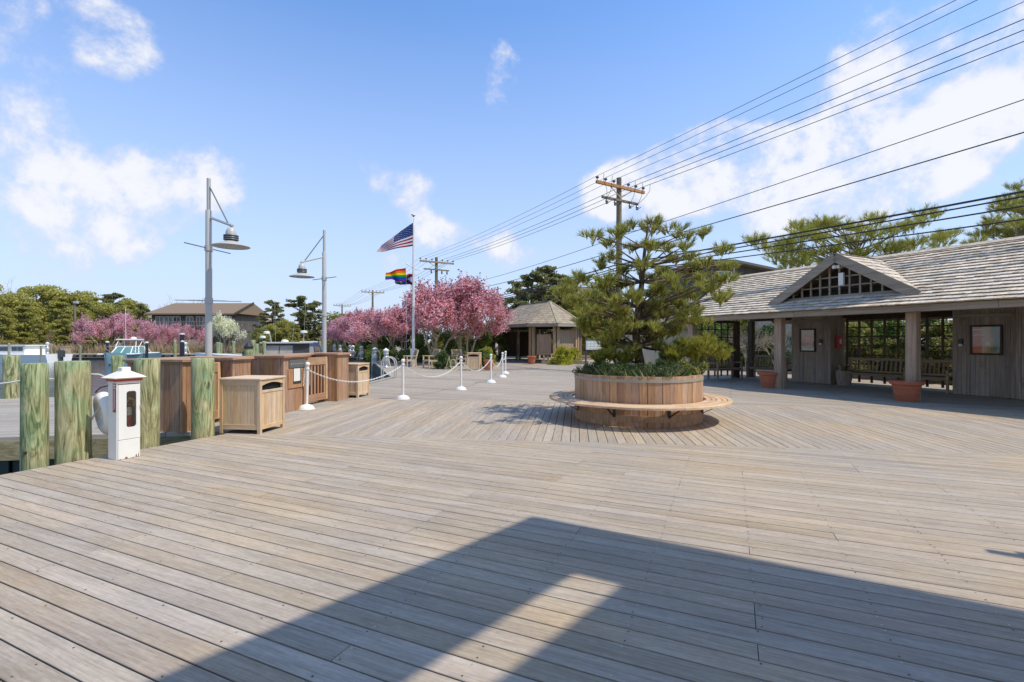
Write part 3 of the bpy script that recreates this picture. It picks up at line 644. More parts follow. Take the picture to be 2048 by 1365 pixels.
# dormer span
DS0, DS1, DC, DZ = -10.25, -6.55, 14.6, 3.98; DM = (DS0 + DS1) / 2
def in_dormer(s, c):                          # is this bit of main roof under the dormer roof?
    if c < DC: return False
    zr = DZ - (DZ - roofz(DC)) * abs(s - DM) / ((DS1 - DS0) / 2)
    return zr > roofz(c) + .01
def shingles(name, parent, s0, s1, c_e, c_r, z_e, z_r, rows, mat, skip=None, off=(0, 0, 0), w0=.10, w1=.22, course_lift=.055):
    mb = MB(off); nrm = Vector((0, -(z_r - z_e), abs(c_r - c_e))).normalized()
    if c_r < c_e: nrm.y = -nrm.y
    for r in range(rows):
        f0 = r / rows - .012; f1 = min(1.0, (r + 1.55) / rows); s = s0 - rng.uniform(0, .1)
        while s < s1:
            wd = rng.uniform(w0, w1); e = min(s + wd, s1); a = max(s, s0)
            if e - a > .02 and not (skip and skip((a + e) / 2, c_e + (c_r - c_e) * (f0 + f1) / 2)):
                j = rng.uniform(-.006, .006); ff0 = f0 + j / 2
                P0 = Vector((0, c_e + (c_r - c_e) * ff0, z_e + (z_r - z_e) * ff0)); P1 = Vector((0, c_e + (c_r - c_e) * f1, z_e + (z_r - z_e) * f1))
                h = course_lift + rng.uniform(-.003, .006); al = (P1 - P0).normalized()
                A = P0 + nrm * h; Bq = P1 + nrm * .004; C_ = P0 + al * .05 - nrm * .003
                mb.add([(a + .002, A.y, A.z), (e - .002, A.y, A.z), (e - .002, Bq.y, Bq.z), (a + .002, Bq.y, Bq.z), (a + .002, C_.y, C_.z), (e - .002, C_.y, C_.z)],
                       [(0, 1, 2, 3), (4, 5, 1, 0), (4, 0, 3), (1, 5, 2)])
            s = e if e > s else s + .05
    return stuff(mb.build(name, mat, parent))
shingles('shingles', sh, SA - .06, SB, CF - .07, CR_, ZE - .04, ZR, 19, M['shingle'], in_dormer, so_)
shingles('shingles', sh, SA - .06, SB, CB + .07, CR_, ZE - .04, ZR, 19, M['shingle'], None, so_, .5, .9)
rc = MB(so_); rc.bar((SA - .08, CR_ - .07, ZR + .018), (SB, CR_ - .07, ZR + .018), .17, .025, up=(0, -.5, .86)); rc.bar((SA - .08, CR_ + .07, ZR + .018), (SB, CR_ + .07, ZR + .018), .17, .025, up=(0, .5, .86)); rc.build('ridge_cap', M['shingle'], sh)
# fascia, header, rafter ends
def beamx(name, s0, s1, c, z0, z1, th, mat=None, parent=None):
    L = s1 - s0; mb = MB(); mb.bbox(-L / 2, L / 2, -th / 2, th / 2, z0, z1, .006); return mb.build(name, mat or M['grey_x'], parent or sh, loc=((s0 + s1) / 2 - S0, c - CC0, 0))
s = SA - .04
while s < SB: e = min(s + 4.6, SB); beamx('fascia', s, e - .003, CF + .02, ZE - .21, ZE - .045, .045); s = e
beamx('fascia', SA - .04, SB, CB - .02, ZE - .21, ZE - .045, .045)
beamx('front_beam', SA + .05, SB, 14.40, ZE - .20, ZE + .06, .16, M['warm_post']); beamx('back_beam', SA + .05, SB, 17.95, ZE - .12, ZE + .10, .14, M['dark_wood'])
for sc in (SA + .02,):
    for c0, c1, z0, z1 in ((CF, CR_, ZE, ZR), (CB, CR_, ZE, ZR)):
        mb = MB(so_); mb.bar((sc - .05, c0, z0 - .13), (sc - .05, c1, z1 - .13), .04, .18); mb.build('rake_board', M['grey_x'], sh)
gw = MB(so_); gw.add([(SA + .12, CF + .3, ZE + .08), (SA + .12, CB - .3, ZE + .08), (SA + .12, CR_, ZR - .12)], [(0, 1, 2)]); gw.build('gable_boards', M['grey_wood'], sh)
pm = MB(); pm.bbox(-.118, .118, -.118, .118, 0, ZE - .2, .012); pm = pm.mesh('post', M['warm_post'])
for s in (-13.7, -10.11, -6.53, -2.95, .4): inst('post', pm, sh, (s - S0, 14.4 - CC0, 0))
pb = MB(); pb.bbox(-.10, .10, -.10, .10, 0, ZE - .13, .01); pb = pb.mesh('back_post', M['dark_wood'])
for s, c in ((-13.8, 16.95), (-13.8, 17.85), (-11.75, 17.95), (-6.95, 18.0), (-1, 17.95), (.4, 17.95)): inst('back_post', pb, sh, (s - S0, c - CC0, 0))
# boarded rooms
def room(s0, s1, c0, c1, h=2.40, bw=.102):
    bm = MB(); bm.bbox(-bw / 2 + .002, bw / 2 - .002, -.011, .011, 0, h, .003); bm = bm.mesh('wall_board', M['grey_wood'])
    MB(so_).box(s0 + .02, s1 - .02, c0 + .02, c1 - .02, 0, h - .01).build('core', M['dark_wood'], sh)
    k = round((s1 - s0) / bw)
    for i in range(k):
        inst('wall_board', bm, sh, (s0 + (i + .5) * (s1 - s0) / k - S0, c0 + rng.uniform(-.002, .003) - CC0, 0.012))
    k = round((c1 - c0) / bw)
    for sx in (s0, s1):
        for i in range(k): inst('wall_board', bm, sh, (sx - S0, c0 + .012 + (i + .5) * (c1 - c0 - .012) / k - CC0, 0.012), math.pi / 2)
room(-11.6, -10.2, 17.2, 18.0); room(-6.85, -5.55, 17.2, 18.1); room(-5.5, -2.6, 17.05, 18.1)
beamx('trim_board', -11.55, -10.25, 17.175, 2.15, 2.25, .02, M['grey_x']); beamx('trim_board', -6.8, -5.6, 17.175, 2.15, 2.25, .02, M['grey_x'])
# lattice screens
def screen(p0, p1, z0, z1, nv, nh, wv=.058):
    p0 = Vector(p0); p1 = Vector(p1); d = p1 - p0; L = d.length; an = math.atan2(d.y, d.x)
    f = bpy.data.objects.new('lattice_screen', None); col.objects.link(f); f.parent = sh; f.location = (p0.x - S0, p0.y - CC0, 0); f.rotation_euler = (0, 0, an)
    for zz in (z0, z1): q = MB(); q.bar((0, 0, zz), (L, 0, zz), .09, .10); q.build('rail', M['dark_wood'], f)
    v_ = MB().box(-wv / 2, wv / 2, -.025, .025, z0 - .3 if z0 > .3 else 0, z1).mesh('bar', M['lattice']); h_ = MB().box(0, L, -.018, .018, -.018, .018).mesh('bar', M['lattice'])
    for i in range(nv + 1): inst('bar', v_, f, (L * i / nv, 0, 0))
    for i in range(1, nh): inst('bar', h_, f, (0, .003, z0 + (z1 - z0) * i / nh))
screen((-10.05, 17.9), (-6.98, 17.9), .40, 2.27, 8, 6); screen((-13.8, 14.65), (-13.8, 16.8), .40, 2.27, 6, 6, .045)
screen((-5.4, 18.2), (-2.8, 18.2), .4, 2.27, 6, 6)
# dormer gable
hw = (DS1 - DS0) / 2; zb = roofz(DC) + .03
for sg in (-1, 1):
    mb = MB(so_); es = DM + sg * (hw + .10); rise = DZ - zb; lowz = zb - rise / hw * .10
    # roof slab running back until it meets the main roof
    cb_top = CF + (DZ - ZE) / (ZR - ZE) * (CR_ - CF); cb_low = DC + .05
    mb.add([(es, DC - .22, lowz), (DM, DC - .22, DZ), (DM, min(cb_top + .1, CR_), DZ), (es, cb_low, lowz), (es, DC - .22, lowz - .05), (DM, DC - .22, DZ - .06), (DM, min(cb_top + .1, CR_), DZ - .06), (es, cb_low, lowz - .05)],
           [(0, 1, 2, 3), (7, 6, 5, 4), (0, 4, 5, 1), (2, 6, 7, 3), (3, 7, 4, 0)][::1] if sg < 0 else [(3, 2, 1, 0), (4, 5, 6, 7), (1, 5, 4, 0), (3, 7, 6, 2), (0, 4, 7, 3)])
    mb.build('dormer_roof', M['shingle_dark'], sh)
    # shingle courses on the dormer
    sb = MB(so_); rows = 9; nr = Vector((sg * rise, 0, hw)).normalized()
    for r in range(rows):
        f0 = r / rows; f1 = min(1, (r + 1.5) / rows); c = DC - .25
        cend = cb_low + (cb_top - cb_low) * (f0 + .06)
        while c < cend:
            e = min(c + rng.uniform(.10, .2), cend + .03)
            q0 = Vector((es + (DM - es) * f0, 0, lowz + (DZ - lowz) * f0)); q1 = Vector((es + (DM - es) * f1, 0, lowz + (DZ - lowz) * f1))
            A = q0 + nr * (.04 + rng.uniform(-.003, .004)); Z = q1 + nr * .005; K = q0 - nr * .002
            vs = [(A.x, c + .002, A.z), (A.x, e - .002, A.z), (Z.x, e - .002, Z.z), (Z.x, c + .002, Z.z), (K.x, c + .002, K.z), (K.x, e - .002, K.z)]
            fs = [(0, 1, 2, 3), (4, 5, 1, 0), (4, 0, 3), (1, 5, 2)]
            sb.add(vs, fs if sg > 0 else [f[::-1] for f in fs]); c = e
    stuff(sb.build('dormer_shingles', M['shingle'], sh))
    rb = MB(so_); rb.bar((es + sg * .05, DC - .235, lowz - .11), (DM + sg * .0, DC - .235, DZ - .085), .045, .25, up=(0, 0, 1)); rb.build('dormer_rake', M['grey_x'], sh)
    vf = MB(so_); vf.bar((es, cb_low - .05, lowz + .03), (DM, cb_top, DZ + .02), .13, .012, up=(0, 0, 1)); vf.build('valley_flashing', M['wrap'], sh)
mb = MB(so_); mb.bar((DM, DC - .26, DZ + .012), (DM, cb_top + .1, DZ + .012), .12, .02); mb.build('dormer_ridge_cap', M['shingle_dark'], sh)
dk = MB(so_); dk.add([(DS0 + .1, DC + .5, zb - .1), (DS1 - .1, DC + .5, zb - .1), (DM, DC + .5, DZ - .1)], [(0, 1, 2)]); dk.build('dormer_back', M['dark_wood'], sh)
mb = MB(so_); mb.bar((DS0 - .05, DC - .02, zb - .01), (DS1 + .05, DC - .02, zb - .01), .06, .06); mb.build('dormer_sill', M['grey_x'], sh)
for i in range(-6, 7):
    s = DM + i * .275 ; top = DZ - .22 - (DZ - zb) * abs(s - DM) / hw
    if top > zb + .05: MB(so_).box(s - .022, s + .022, DC - .035, DC + .005, zb, top + .06).build('dormer_bar', M['grey_x'], sh)
for z in (zb + .27, zb + .54, zb + .81):
    h2 = hw * (DZ - .20 - z) / (DZ - zb)
    if h2 > .1: MB(so_).box(DM - h2, DM + h2, DC - .012, DC + .018, z - .018, z + .018).build('dormer_rail', M['grey_x'], sh)
fl = thing('floodlight', 'small white floodlight and sensor mounted under the gable peak', 'lamp', SP(DM + .02, DC - .12, DZ - .38), ANG_S)
MB().box(-.06, .06, -.05, .12, -.02, .07).build('bracket', M['white_worn'], fl); mb = MB(); mb.lathe([(.001, -.06), (.05, -.055), (.06, .02), (.03, .05)], 14, (-.07, -.06, .03)); mb.build('lamp_head', M['white_worn'], fl, True)
MB().bbox(.02, .15, -.03, .05, -.52, -.16).build('junction_box', M['white_worn'], fl)
# notice cases on the boarded rooms
def poster_mat(name, bands):
    m, t = new_mat(name); co = t.n('ShaderNodeTexCoord').outputs['Generated']; sp_ = t.n('ShaderNodeSeparateXYZ', {0: co})
    nz_ = t.n('ShaderNodeTexNoise', {'Vector': co, 'Scale': 3.0, 'Detail': 5.0}).outputs[0]
    c = t.ramp(t.math('ADD', sp_.outputs[bands[0]], t.math('MULTIPLY', t.math('SUBTRACT', nz_, .5), bands[2])), bands[1]); finish(t, c, .35); return m
pa = poster_mat('poster_orange', (2, [(0, (.42, .36, .32)), (.12, (.5, .38, .28)), (.3, (.62, .13, .06)), (.6, (.72, .26, .08)), (.85, (.70, .44, .15)), (1, (.5, .45, .33))], .5))
pb_ = poster_mat('poster_street', (0, [(0, (.62, .12, .06)), (.3, (.66, .17, .08)), (.42, (.66, .56, .42)), (.66, (.62, .40, .22)), (.75, (.15, .27, .12)), (1, (.14, .2, .38))], .25))
def notice(s, c, z, wd, h, pm_, lab, art):
    r = thing('notice_case', lab, 'notice board', SP(s, c, z), ANG_S)
    fr = MB(); t_ = .045
    fr.bbox(-wd / 2, wd / 2, -.05, .0, -h / 2, -h / 2 + t_); fr.bbox(-wd / 2, wd / 2, -.05, .0, h / 2 - t_, h / 2); fr.bbox(-wd / 2, -wd / 2 + t_, -.05, 0, -h / 2 + t_, h / 2 - t_); fr.bbox(wd / 2 - t_, wd / 2, -.05, 0, -h / 2 + t_, h / 2 - t_)
    fr.build('frame', M['dark_wood'], r)
    p = MB().box(-wd / 2 + t_, wd / 2 - t_, -.018, -.004, -h / 2 + t_, h / 2 - t_).build('poster', pm_, r); pw = wd - 2 * t_; ph = h - 2 * t_
    ink = MB()
    if art == 'text':
        for i in range(8):
            y = .12 * ph - i * .062 * ph; x0 = -.18 * pw + rng.uniform(-.03, .03) * pw; ink.box(x0, x0 + rng.uniform(.4, .6) * pw, -.0205, -.0185, y, y + .018)
        ink.build('printed_lines', M['rope'], p); MB().box(-pw / 2, pw / 2, -.0205, -.0185, -ph / 2, -ph / 2 + .07).build('footer', M['rope'], p)
    else:
        ink.box(-.14 * pw, -.10 * pw, -.0205, -.0185, -ph / 2, .05 * ph); ink.box(-.20 * pw, -.04 * pw, -.0205, -.0185, .02 * ph, .05 * ph); ink.box(-.48 * pw, -.08 * pw, -.0205, -.0185, .16 * ph, .20 * ph); ink.box(-.5 * pw, -.15 * pw, -.0205, -.0185, .37 * ph, .42 * ph); ink.box(-.02 * pw, .13 * pw, -.0205, -.0185, -.22 * ph, -.07 * ph)
        ink.build('printed_shapes', M['rope'], p)
    MB().box(-wd / 2 + t_, wd / 2 - t_, -.040, -.037, -h / 2 + t_, h / 2 - t_).build('pane', M['pane'], r)
zc1 = 1.5 + (683 - 681.5) / F * 17.6
notice(-10.98, 17.186, zc1, .56, .82, pa, 'framed orange poster with pale text on the boarded room beside the fire alarm box', 'text')
notice(-6.12, 17.186, 1.5 + (683 - 681) / F * 13.0, .66, .80, pb_, 'framed street-scene poster on the boarded room right of the lattice', 'street')
for s, z, lab in ((-10.52, 1.47, 'small black key box on the boarded room below the orange poster'), (-6.66, 1.46, 'small black key box beside the street-scene poster')):
    r = thing('key_box', lab, 'key box', SP(s, 17.187, z), ANG_S); MB().bbox(-.045, .045, -.05, 0, -.04, .09).build('body', M['black'], r); MB().bbox(-.04, .04, -.055, 0, -.10, -.042).build('keypad', M['white_worn'], r)
r = thing('alarm_box', 'red emergency call box on the side of the boarded room', 'alarm box', SP(-10.187, 17.55, 1.45), ANG_S)
MB().bbox(0, .11, -.13, .13, -.2, .22).build('case', M['red'], r); MB().box(.111, .115, -.05, .05, -.05, .12).build('label_plate', M['rope'], r); MB().box(.02, .05, -.03, .0, .22, .50).build('conduit', M['hoop'], r)
# barrel by the lattice
r = thing('barrel_pot', 'grey round wooden tub standing beside the lattice screen', 'planter', SP(-9.85, 17.35))
MB().lathe([(.001, 0), (.19, 0), (.235, .25), (.24, .42), (.22, .5), (.20, .5), (.19, .42), (.001, .42)], 20).build('tub', M['grey_wood'], r, True)
inst('plant', leafcloud(clump_pts([(0, 0, .5), (.08, .05, .58)], .12, 60), .03, 'plant', M['hedge']), r)

# benches of the shelter
def make_bench(name, label, L, loc, rz, nb):
    r = thing(name, label, 'bench', loc, rz, 'slatted benches inside the shelter')
    for i in range(5): MB().bbox(-L / 2, L / 2, .05 + i * .092, .05 + i * .092 + .078, .425, .45).build('seat_slat', M['bench_wood'], r)
    for sx in (-1, 1):
        x = sx * (L / 2 - .04)
        lg = MB(); lg.bbox(x - .03, x + .03, .03, .09, 0, .64); lg.build('leg', M['bench_wood'], r)
        lg = MB(); lg.bar((x, .50, 0), (x, .50, .44), .06, .06, up=(0, 1, 0)); lg.bar((x, .50, .43), (x, .60, .93), .06, .06, up=(0, 1, 0)); lg.build('leg', M['bench_wood'], r)
        MB().bbox(x - .035, x + .035, .0, .56, .64, .675).build('armrest', M['bench_wood'], r); MB().bbox(x - .02, x + .02, .09, .47, .36, .42).build('side_rail', M['bench_wood'], r)
    tr = MB(); tr.bar((-L / 2 + .06, .598, .90), (L / 2 - .06, .598, .90), .035, .085); tr.build('top_rail', M['bench_wood'], r)
    tr = MB(); tr.bar((-L / 2 + .06, .513, .50), (L / 2 - .06, .513, .50), .035, .055); tr.build('bottom_rail', M['bench_wood'], r)
    bs = MB(); bs.bar((0, .516, .50), (0, .594, .88), .05, .016, up=(0, 1, 0)); bs = bs.mesh('back_slat', M['bench_wood'])
    for i in range(nb): inst('back_slat', bs, r, (-L / 2 + .12 + (L - .24) * i / (nb - 1), 0, 0))
    MB().bbox(-L / 2 + .06, L / 2 - .06, .10, .14, .37, .42).build('front_rail', M['bench_wood'], r)
    return r
make_bench('garden_bench', 'wide slatted bench in front of the lattice behind the terracotta pot', 1.95, SP(-8.95, 17.15), ANG_S, 14)
make_bench('garden_bench', 'slatted bench between the lattice bench and the boarded room with street-scene poster', 1.0, SP(-7.42, 17.12), ANG_S, 8)
make_bench('garden_bench', 'slatted bench beside the boarded room with the orange poster', 1.75, SP(-12.62, 17.1), ANG_S, 13)
make_bench('garden_bench', 'slatted bench against the end lattice screen of the shelter', 1.4, SP(-13.05, 15.75), ANG_S + math.pi / 2, 10)
# terracotta pots
def pot(loc, h, r, label):
    root = thing('flower_pot', label, 'pot', loc, 0)
    MB().lathe([(.001, 0), (r * .62, 0), (r * .66, .02), (r * .87, h * .80), (r * 1.0, h * .83), (r * 1.06, h * .98), (r * 1.03, h), (r * .95, h * .99), (r * .84, h * .80), (.001, h * .80)], 32).build('shell', M['terra'], root, True)
    for f in (.34, .62): q = r * (.66 + .21 * f / .8); MB().lathe([(q + .001, h * f), (q + .012, h * f + .008), (q + .002, h * f + .02)], 32).build('rib', M['terra'], root, True)
    MB().lathe([(.001, h * .86), (r * .86, h * .86)], 24).build('soil', M['soil'], root)
    for a in (0, 2.1, 4.2): MB().box(r * .5 * math.cos(a) - .03, r * .5 * math.cos(a) + .03, r * .5 * math.sin(a) - .03, r * .5 * math.sin(a) + .03, -.0, .015).build('foot', M['terra'], root)
    return root
pot(G(1538, 776), .50, .335, 'empty terracotta pot standing in front of the shelter post nearest the round planter')
pot(G(1813, 802.5), .50, .345, 'empty terracotta pot in front of the shelter post between the two lattice bays')
pot(Vector((1.28, 31.6, 0)), .52, .30, 'terracotta pot at the gazebo entrance')
pot(Vector((-1.18, 24.9, 0)), .55, .28, 'terracotta pot with leafy plant beside the far litter bin')
inst('plant', leafcloud(clump_pts([(0, 0, .62), (.1, 0, .72), (-.1, .05, .7)], .22, 160), .035, 'plant', M['hedge']), bpy.data.objects['flower_pot.003'])

# ------------------------------------------------------------------ gazebo
GA, GB = Vector((2.72, 34.6, 0)), Vector((.75, 38.2, 0)); gax = (GA - GB).normalized(); gang = math.atan2(gax.y, gax.x); gl = (GA - GB).length / 2; gc = (GA + GB) / 2
gz = thing('gazebo', 'open timber gazebo with hipped shingle roof beyond the round planter', 'gazebo', gc, gang)
R8 = 2.55; EZ, AZ = 2.66, 4.32
def oct_pts(r): 
    q = [(gl + r * math.cos(a), r * math.sin(a)) for a in (math.radians(x) for x in (-67.5, -22.5, 22.5, 67.5))] + [(-gl + r * math.cos(a), r * math.sin(a)) for a in (math.radians(x) for x in (112.5, 157.5, 202.5, 247.5))]
    return q
oe = oct_pts(R8 / math.cos(math.radians(22.5)) ); ridge = [(gl, 0)] * 4 + [(-gl, 0)] * 4
rf = MB(); k = 8
for i in range(8):
    j = (i + 1) % 8; rows = 12
    for r in range(rows):
        f0, f1 = r / rows, min(1, (r + 1.4) / rows)
        def lp(p, q, f, z): return (p[0] + (q[0] - p[0]) * f, p[1] + (q[1] - p[1]) * f, EZ + (AZ - EZ) * f + z)
        seg = max(1, int(math.dist(oe[i], oe[j]) * (1 - f0) / .22) + 1)
        for q in range(seg):
            u0, u1 = q / seg, (q + 1) / seg; mixp = lambda A, B_, u: (A[0] + (B_[0] - A[0]) * u, A[1] + (B_[1] - A[1]) * u, A[2] + (B_[2] - A[2]) * u)
            a0, a1 = lp(oe[i], ridge[i], f0, .025), lp(oe[j], ridge[j], f0, .025); b0, b1 = lp(oe[i], ridge[i], f1, .003), lp(oe[j], ridge[j], f1, .003); c0, c1 = lp(oe[i], ridge[i], f0, -.01), lp(oe[j], ridge[j], f0, -.01)
            rf.add([mixp(a0, a1, u0), mixp(a0, a1, u1), mixp(b0, b1, u1), mixp(b0, b1, u0), mixp(c0, c1, u0), mixp(c0, c1, u1)], [(0, 1, 2, 3), (4, 5, 1, 0)])
roofo = rf.build('roof', M['shingle_dark'], gz)
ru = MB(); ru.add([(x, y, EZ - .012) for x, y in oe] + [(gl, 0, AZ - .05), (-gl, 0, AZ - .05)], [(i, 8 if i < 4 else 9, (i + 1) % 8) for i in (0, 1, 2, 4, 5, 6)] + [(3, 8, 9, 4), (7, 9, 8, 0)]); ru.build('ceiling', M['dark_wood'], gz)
hp = MB()
for i in range(8): hp.bar((oe[i][0], oe[i][1], EZ + .03), (ridge[i][0], ridge[i][1], AZ + .03), .16, .03)
hp.bar((gl, 0, AZ + .04), (-gl, 0, AZ + .04), .16, .03); hp.build('hip_cap', M['shingle_dark'], roofo)
oi_ = oct_pts((R8 - .55) / math.cos(math.radians(22.5)))
for i in range(8):
    j = (i + 1) % 8; L = math.dist(oe[i], oe[j]); mb = MB(); mb.bbox(-L / 2, L / 2, -.025, .025, EZ - .20, EZ - .012, .004)
    mb.build('fascia', M['grey_x'], gz, loc=((oe[i][0] + oe[j][0]) / 2, (oe[i][1] + oe[j][1]) / 2, 0), rz=math.atan2(oe[j][1] - oe[i][1], oe[j][0] - oe[i][0]))
    mb = MB(); mb.bar((oi_[i][0], oi_[i][1], EZ - .13), (oi_[j][0], oi_[j][1], EZ - .13), .12, .2); mb.build('beam', M['dark_wood'], gz)
    for du in (-.13, .13):
        a = math.atan2(oi_[i][1], oi_[i][0] - (gl if i < 4 else -gl)); mb = MB(); mb.bbox(-.09, .09, -.09, .09, 0, EZ - .2); mb.build('post', M['warm_post'], gz, loc=(oi_[i][0] - du * math.sin(a), oi_[i][1] + du * math.cos(a), 0), rz=a)
for i, (x0, x1) in ((1, (0.1, .9)), (3, (.08, .5)), (4, (.05, .95)), (5, (.1, .9)), (0, (.2, .8))):
    j = (i + 1) % 8; A = Vector((oi_[i][0], oi_[i][1], 0)); D = Vector((oi_[j][0], oi_[j][1], 0)) - A
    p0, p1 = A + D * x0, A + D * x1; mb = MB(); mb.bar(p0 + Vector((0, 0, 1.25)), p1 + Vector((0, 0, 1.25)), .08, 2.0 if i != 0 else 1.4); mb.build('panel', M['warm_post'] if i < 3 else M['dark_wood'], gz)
MB().prism(oct_pts(R8 - .4), .004, .03).build('floor', M['dock_far'], gz)
tim = MB(); tim.bar((0, 0, .11), (3.0, -.55, .11), .15, .20); tim.bar((3.4, -.65, .07), (4.2, -.8, .07), .3, .14); tag(tim.build('timber_edging', M['grey_x'], loc=(1.95, 31.9, 0)), 'low weathered timber edging around the golden shrub by the gazebo', 'edging')
# ------------------------------------------------------------------ cedar enclosures on the harbour side
def enclosure(name, label, loc, rz, e1, g, e2, dep, h, gate, rec, plaque=False):
    """front face along local x at y=0 (faces -y); blocks at both ends, gate between"""
    r = thing(name, label, 'enclosure', loc, rz); bw = .098; L = e1 + g + e2
    def boards(p0, p1, z0=.0, z1=h - .05, out=1):
        p0 = Vector(p0); p1 = Vector(p1); d = p1 - p0; k = max(1, round(d.length / bw)); w_ = d.length / k; an = math.atan2(d.y, d.x)
        bm = MB(); bm.bbox(-w_ / 2 + .0015, w_ / 2 - .0015, -.01, .01, z0, z1, .003); bm = bm.mesh('board', M['cedar'])
        for i in range(k): q = p0 + d * (i + .5) / k; inst('board', bm, r, (q.x, q.y, 0), an)
    def block(x0, x1, y0, y1):
        MB().box(x0 + .012, x1 - .012, y0 + .012, y1 - .012, 0, h - .06).build('core', M['cedarx'], r)
        boards((x0 + .06, y0), (x1 - .06, y0)); boards((x0, y1 - .06), (x0, y0 + .06)); boards((x1, y0 + .06), (x1, y1 - .06)); boards((x1 - .06, y1), (x0 + .06, y1))
        for cx, cy in ((x0, y0), (x1, y0), (x0, y1), (x1, y1)):
            pm2 = MB(); sx = .012 if cx == x0 else -.012; sy = .012 if cy == y0 else -.012
            pm2.bbox(min(cx - sx, cx + sx * 4.5), max(cx - sx, cx + sx * 4.5), min(cy - sy, cy + sy * 4.5), max(cy - sy, cy + sy * 4.5), 0, h - .05); pm2.build('corner_post', M['cedar'], r)
    def cap(x0, x1, y0, y1, zt):
        c = MB(); c.bbox(x0, x1, y0, y1, zt - .045, zt, .008); o = c.build('cap', M['cedarx'], r); MB().bbox(x0 + .03, x1 - .03, y0 + .03, y1 - .03, zt - .075, zt - .046).build('cap_trim', M['cedarx'], o)
    block(0, e1, 0, dep); block(e1 + g, L, 0, dep)
    cap(-.06, e1 + .06, -.06, dep + .06, h); cap(e1 + g - .06, L + .06, -.06, dep + .06, h)
    MB().box(e1 + .02, e1 + g - .02, dep - .06, dep - .02, 0, h - .06).build('back_wall', M['cedarx'], r); boards((e1, dep - .07), (e1 + g, dep - .07))
    cap(e1 + .062, e1 + g - .062, dep - .22, dep + .06, h)
    if gate:
        gt = bpy.data.objects.new('gate', None); col.objects.link(gt); gt.parent = r; gt.location = (e1 + .03, rec, 0); W = g - .06
        MB().bbox(0, .07, -.025, .025, .07, h - .09).build('stile', M['teakz'], gt); MB().bbox(W - .07, W, -.025, .025, .07, h - .09).build('stile', M['teakz'], gt)
        MB().bbox(.072, W - .072, -.024, .024, h - .27, h - .09).build('rail', M['cedarx'], gt); MB().bbox(.072, W - .072, -.024, .024, .07, .23).build('rail', M['cedarx'], gt)
        nsl = max(4, round(W / .145)); sm = MB().bbox(-.028, .028, -.012, .012, .231, h - .271).mesh('slat', M['cedar'])
        for i in range(nsl): inst('slat', sm, gt, (.11 + (W - .22) * i / (nsl - 1), 0, 0))
    if plaque:
        MB().bbox(.15, e1 - .12, -.035, -.012, h - .27, h - .10).build('plaque', M['lamp_dark'], r)
        lt = MB(); 
        for i in range(7): lt.box(.19 + i * (e1 - .36) / 7, .19 + i * (e1 - .36) / 7 + .035, -.0375, -.0345, h - .20, h - .175)
        lt.build('plaque_lettering', M['hoop'], r)
        MB().bbox(.12, e1 - .14, -.03, -.012, .50, h - .29).build('notice_door', M['cedar'], r)
        MB().box(.27, e1 - .27, -.034, -.0305, .58, .93).build('notice_recess', M['dark_wood'], r); MB().box(.29, e1 - .31, -.037, -.0345, .64, .91).build('paper_notice', M['white'], r)
    return r
TA = math.atan2(.98, .19)
enclosure('cedar_enclosure', 'cedar board enclosure with flat cap behind the green pilings', (-5.39, 7.95, 0), TA, .44, .64, .44, 1.07, 1.2, True, .25)
enclosure('cedar_enclosure', 'cedar board enclosure with slatted gate, dark plaque and paper notice', (-4.74, 10.07, 0), TA, .82, 1.22, .52, .80, 1.2, True, .26, True)

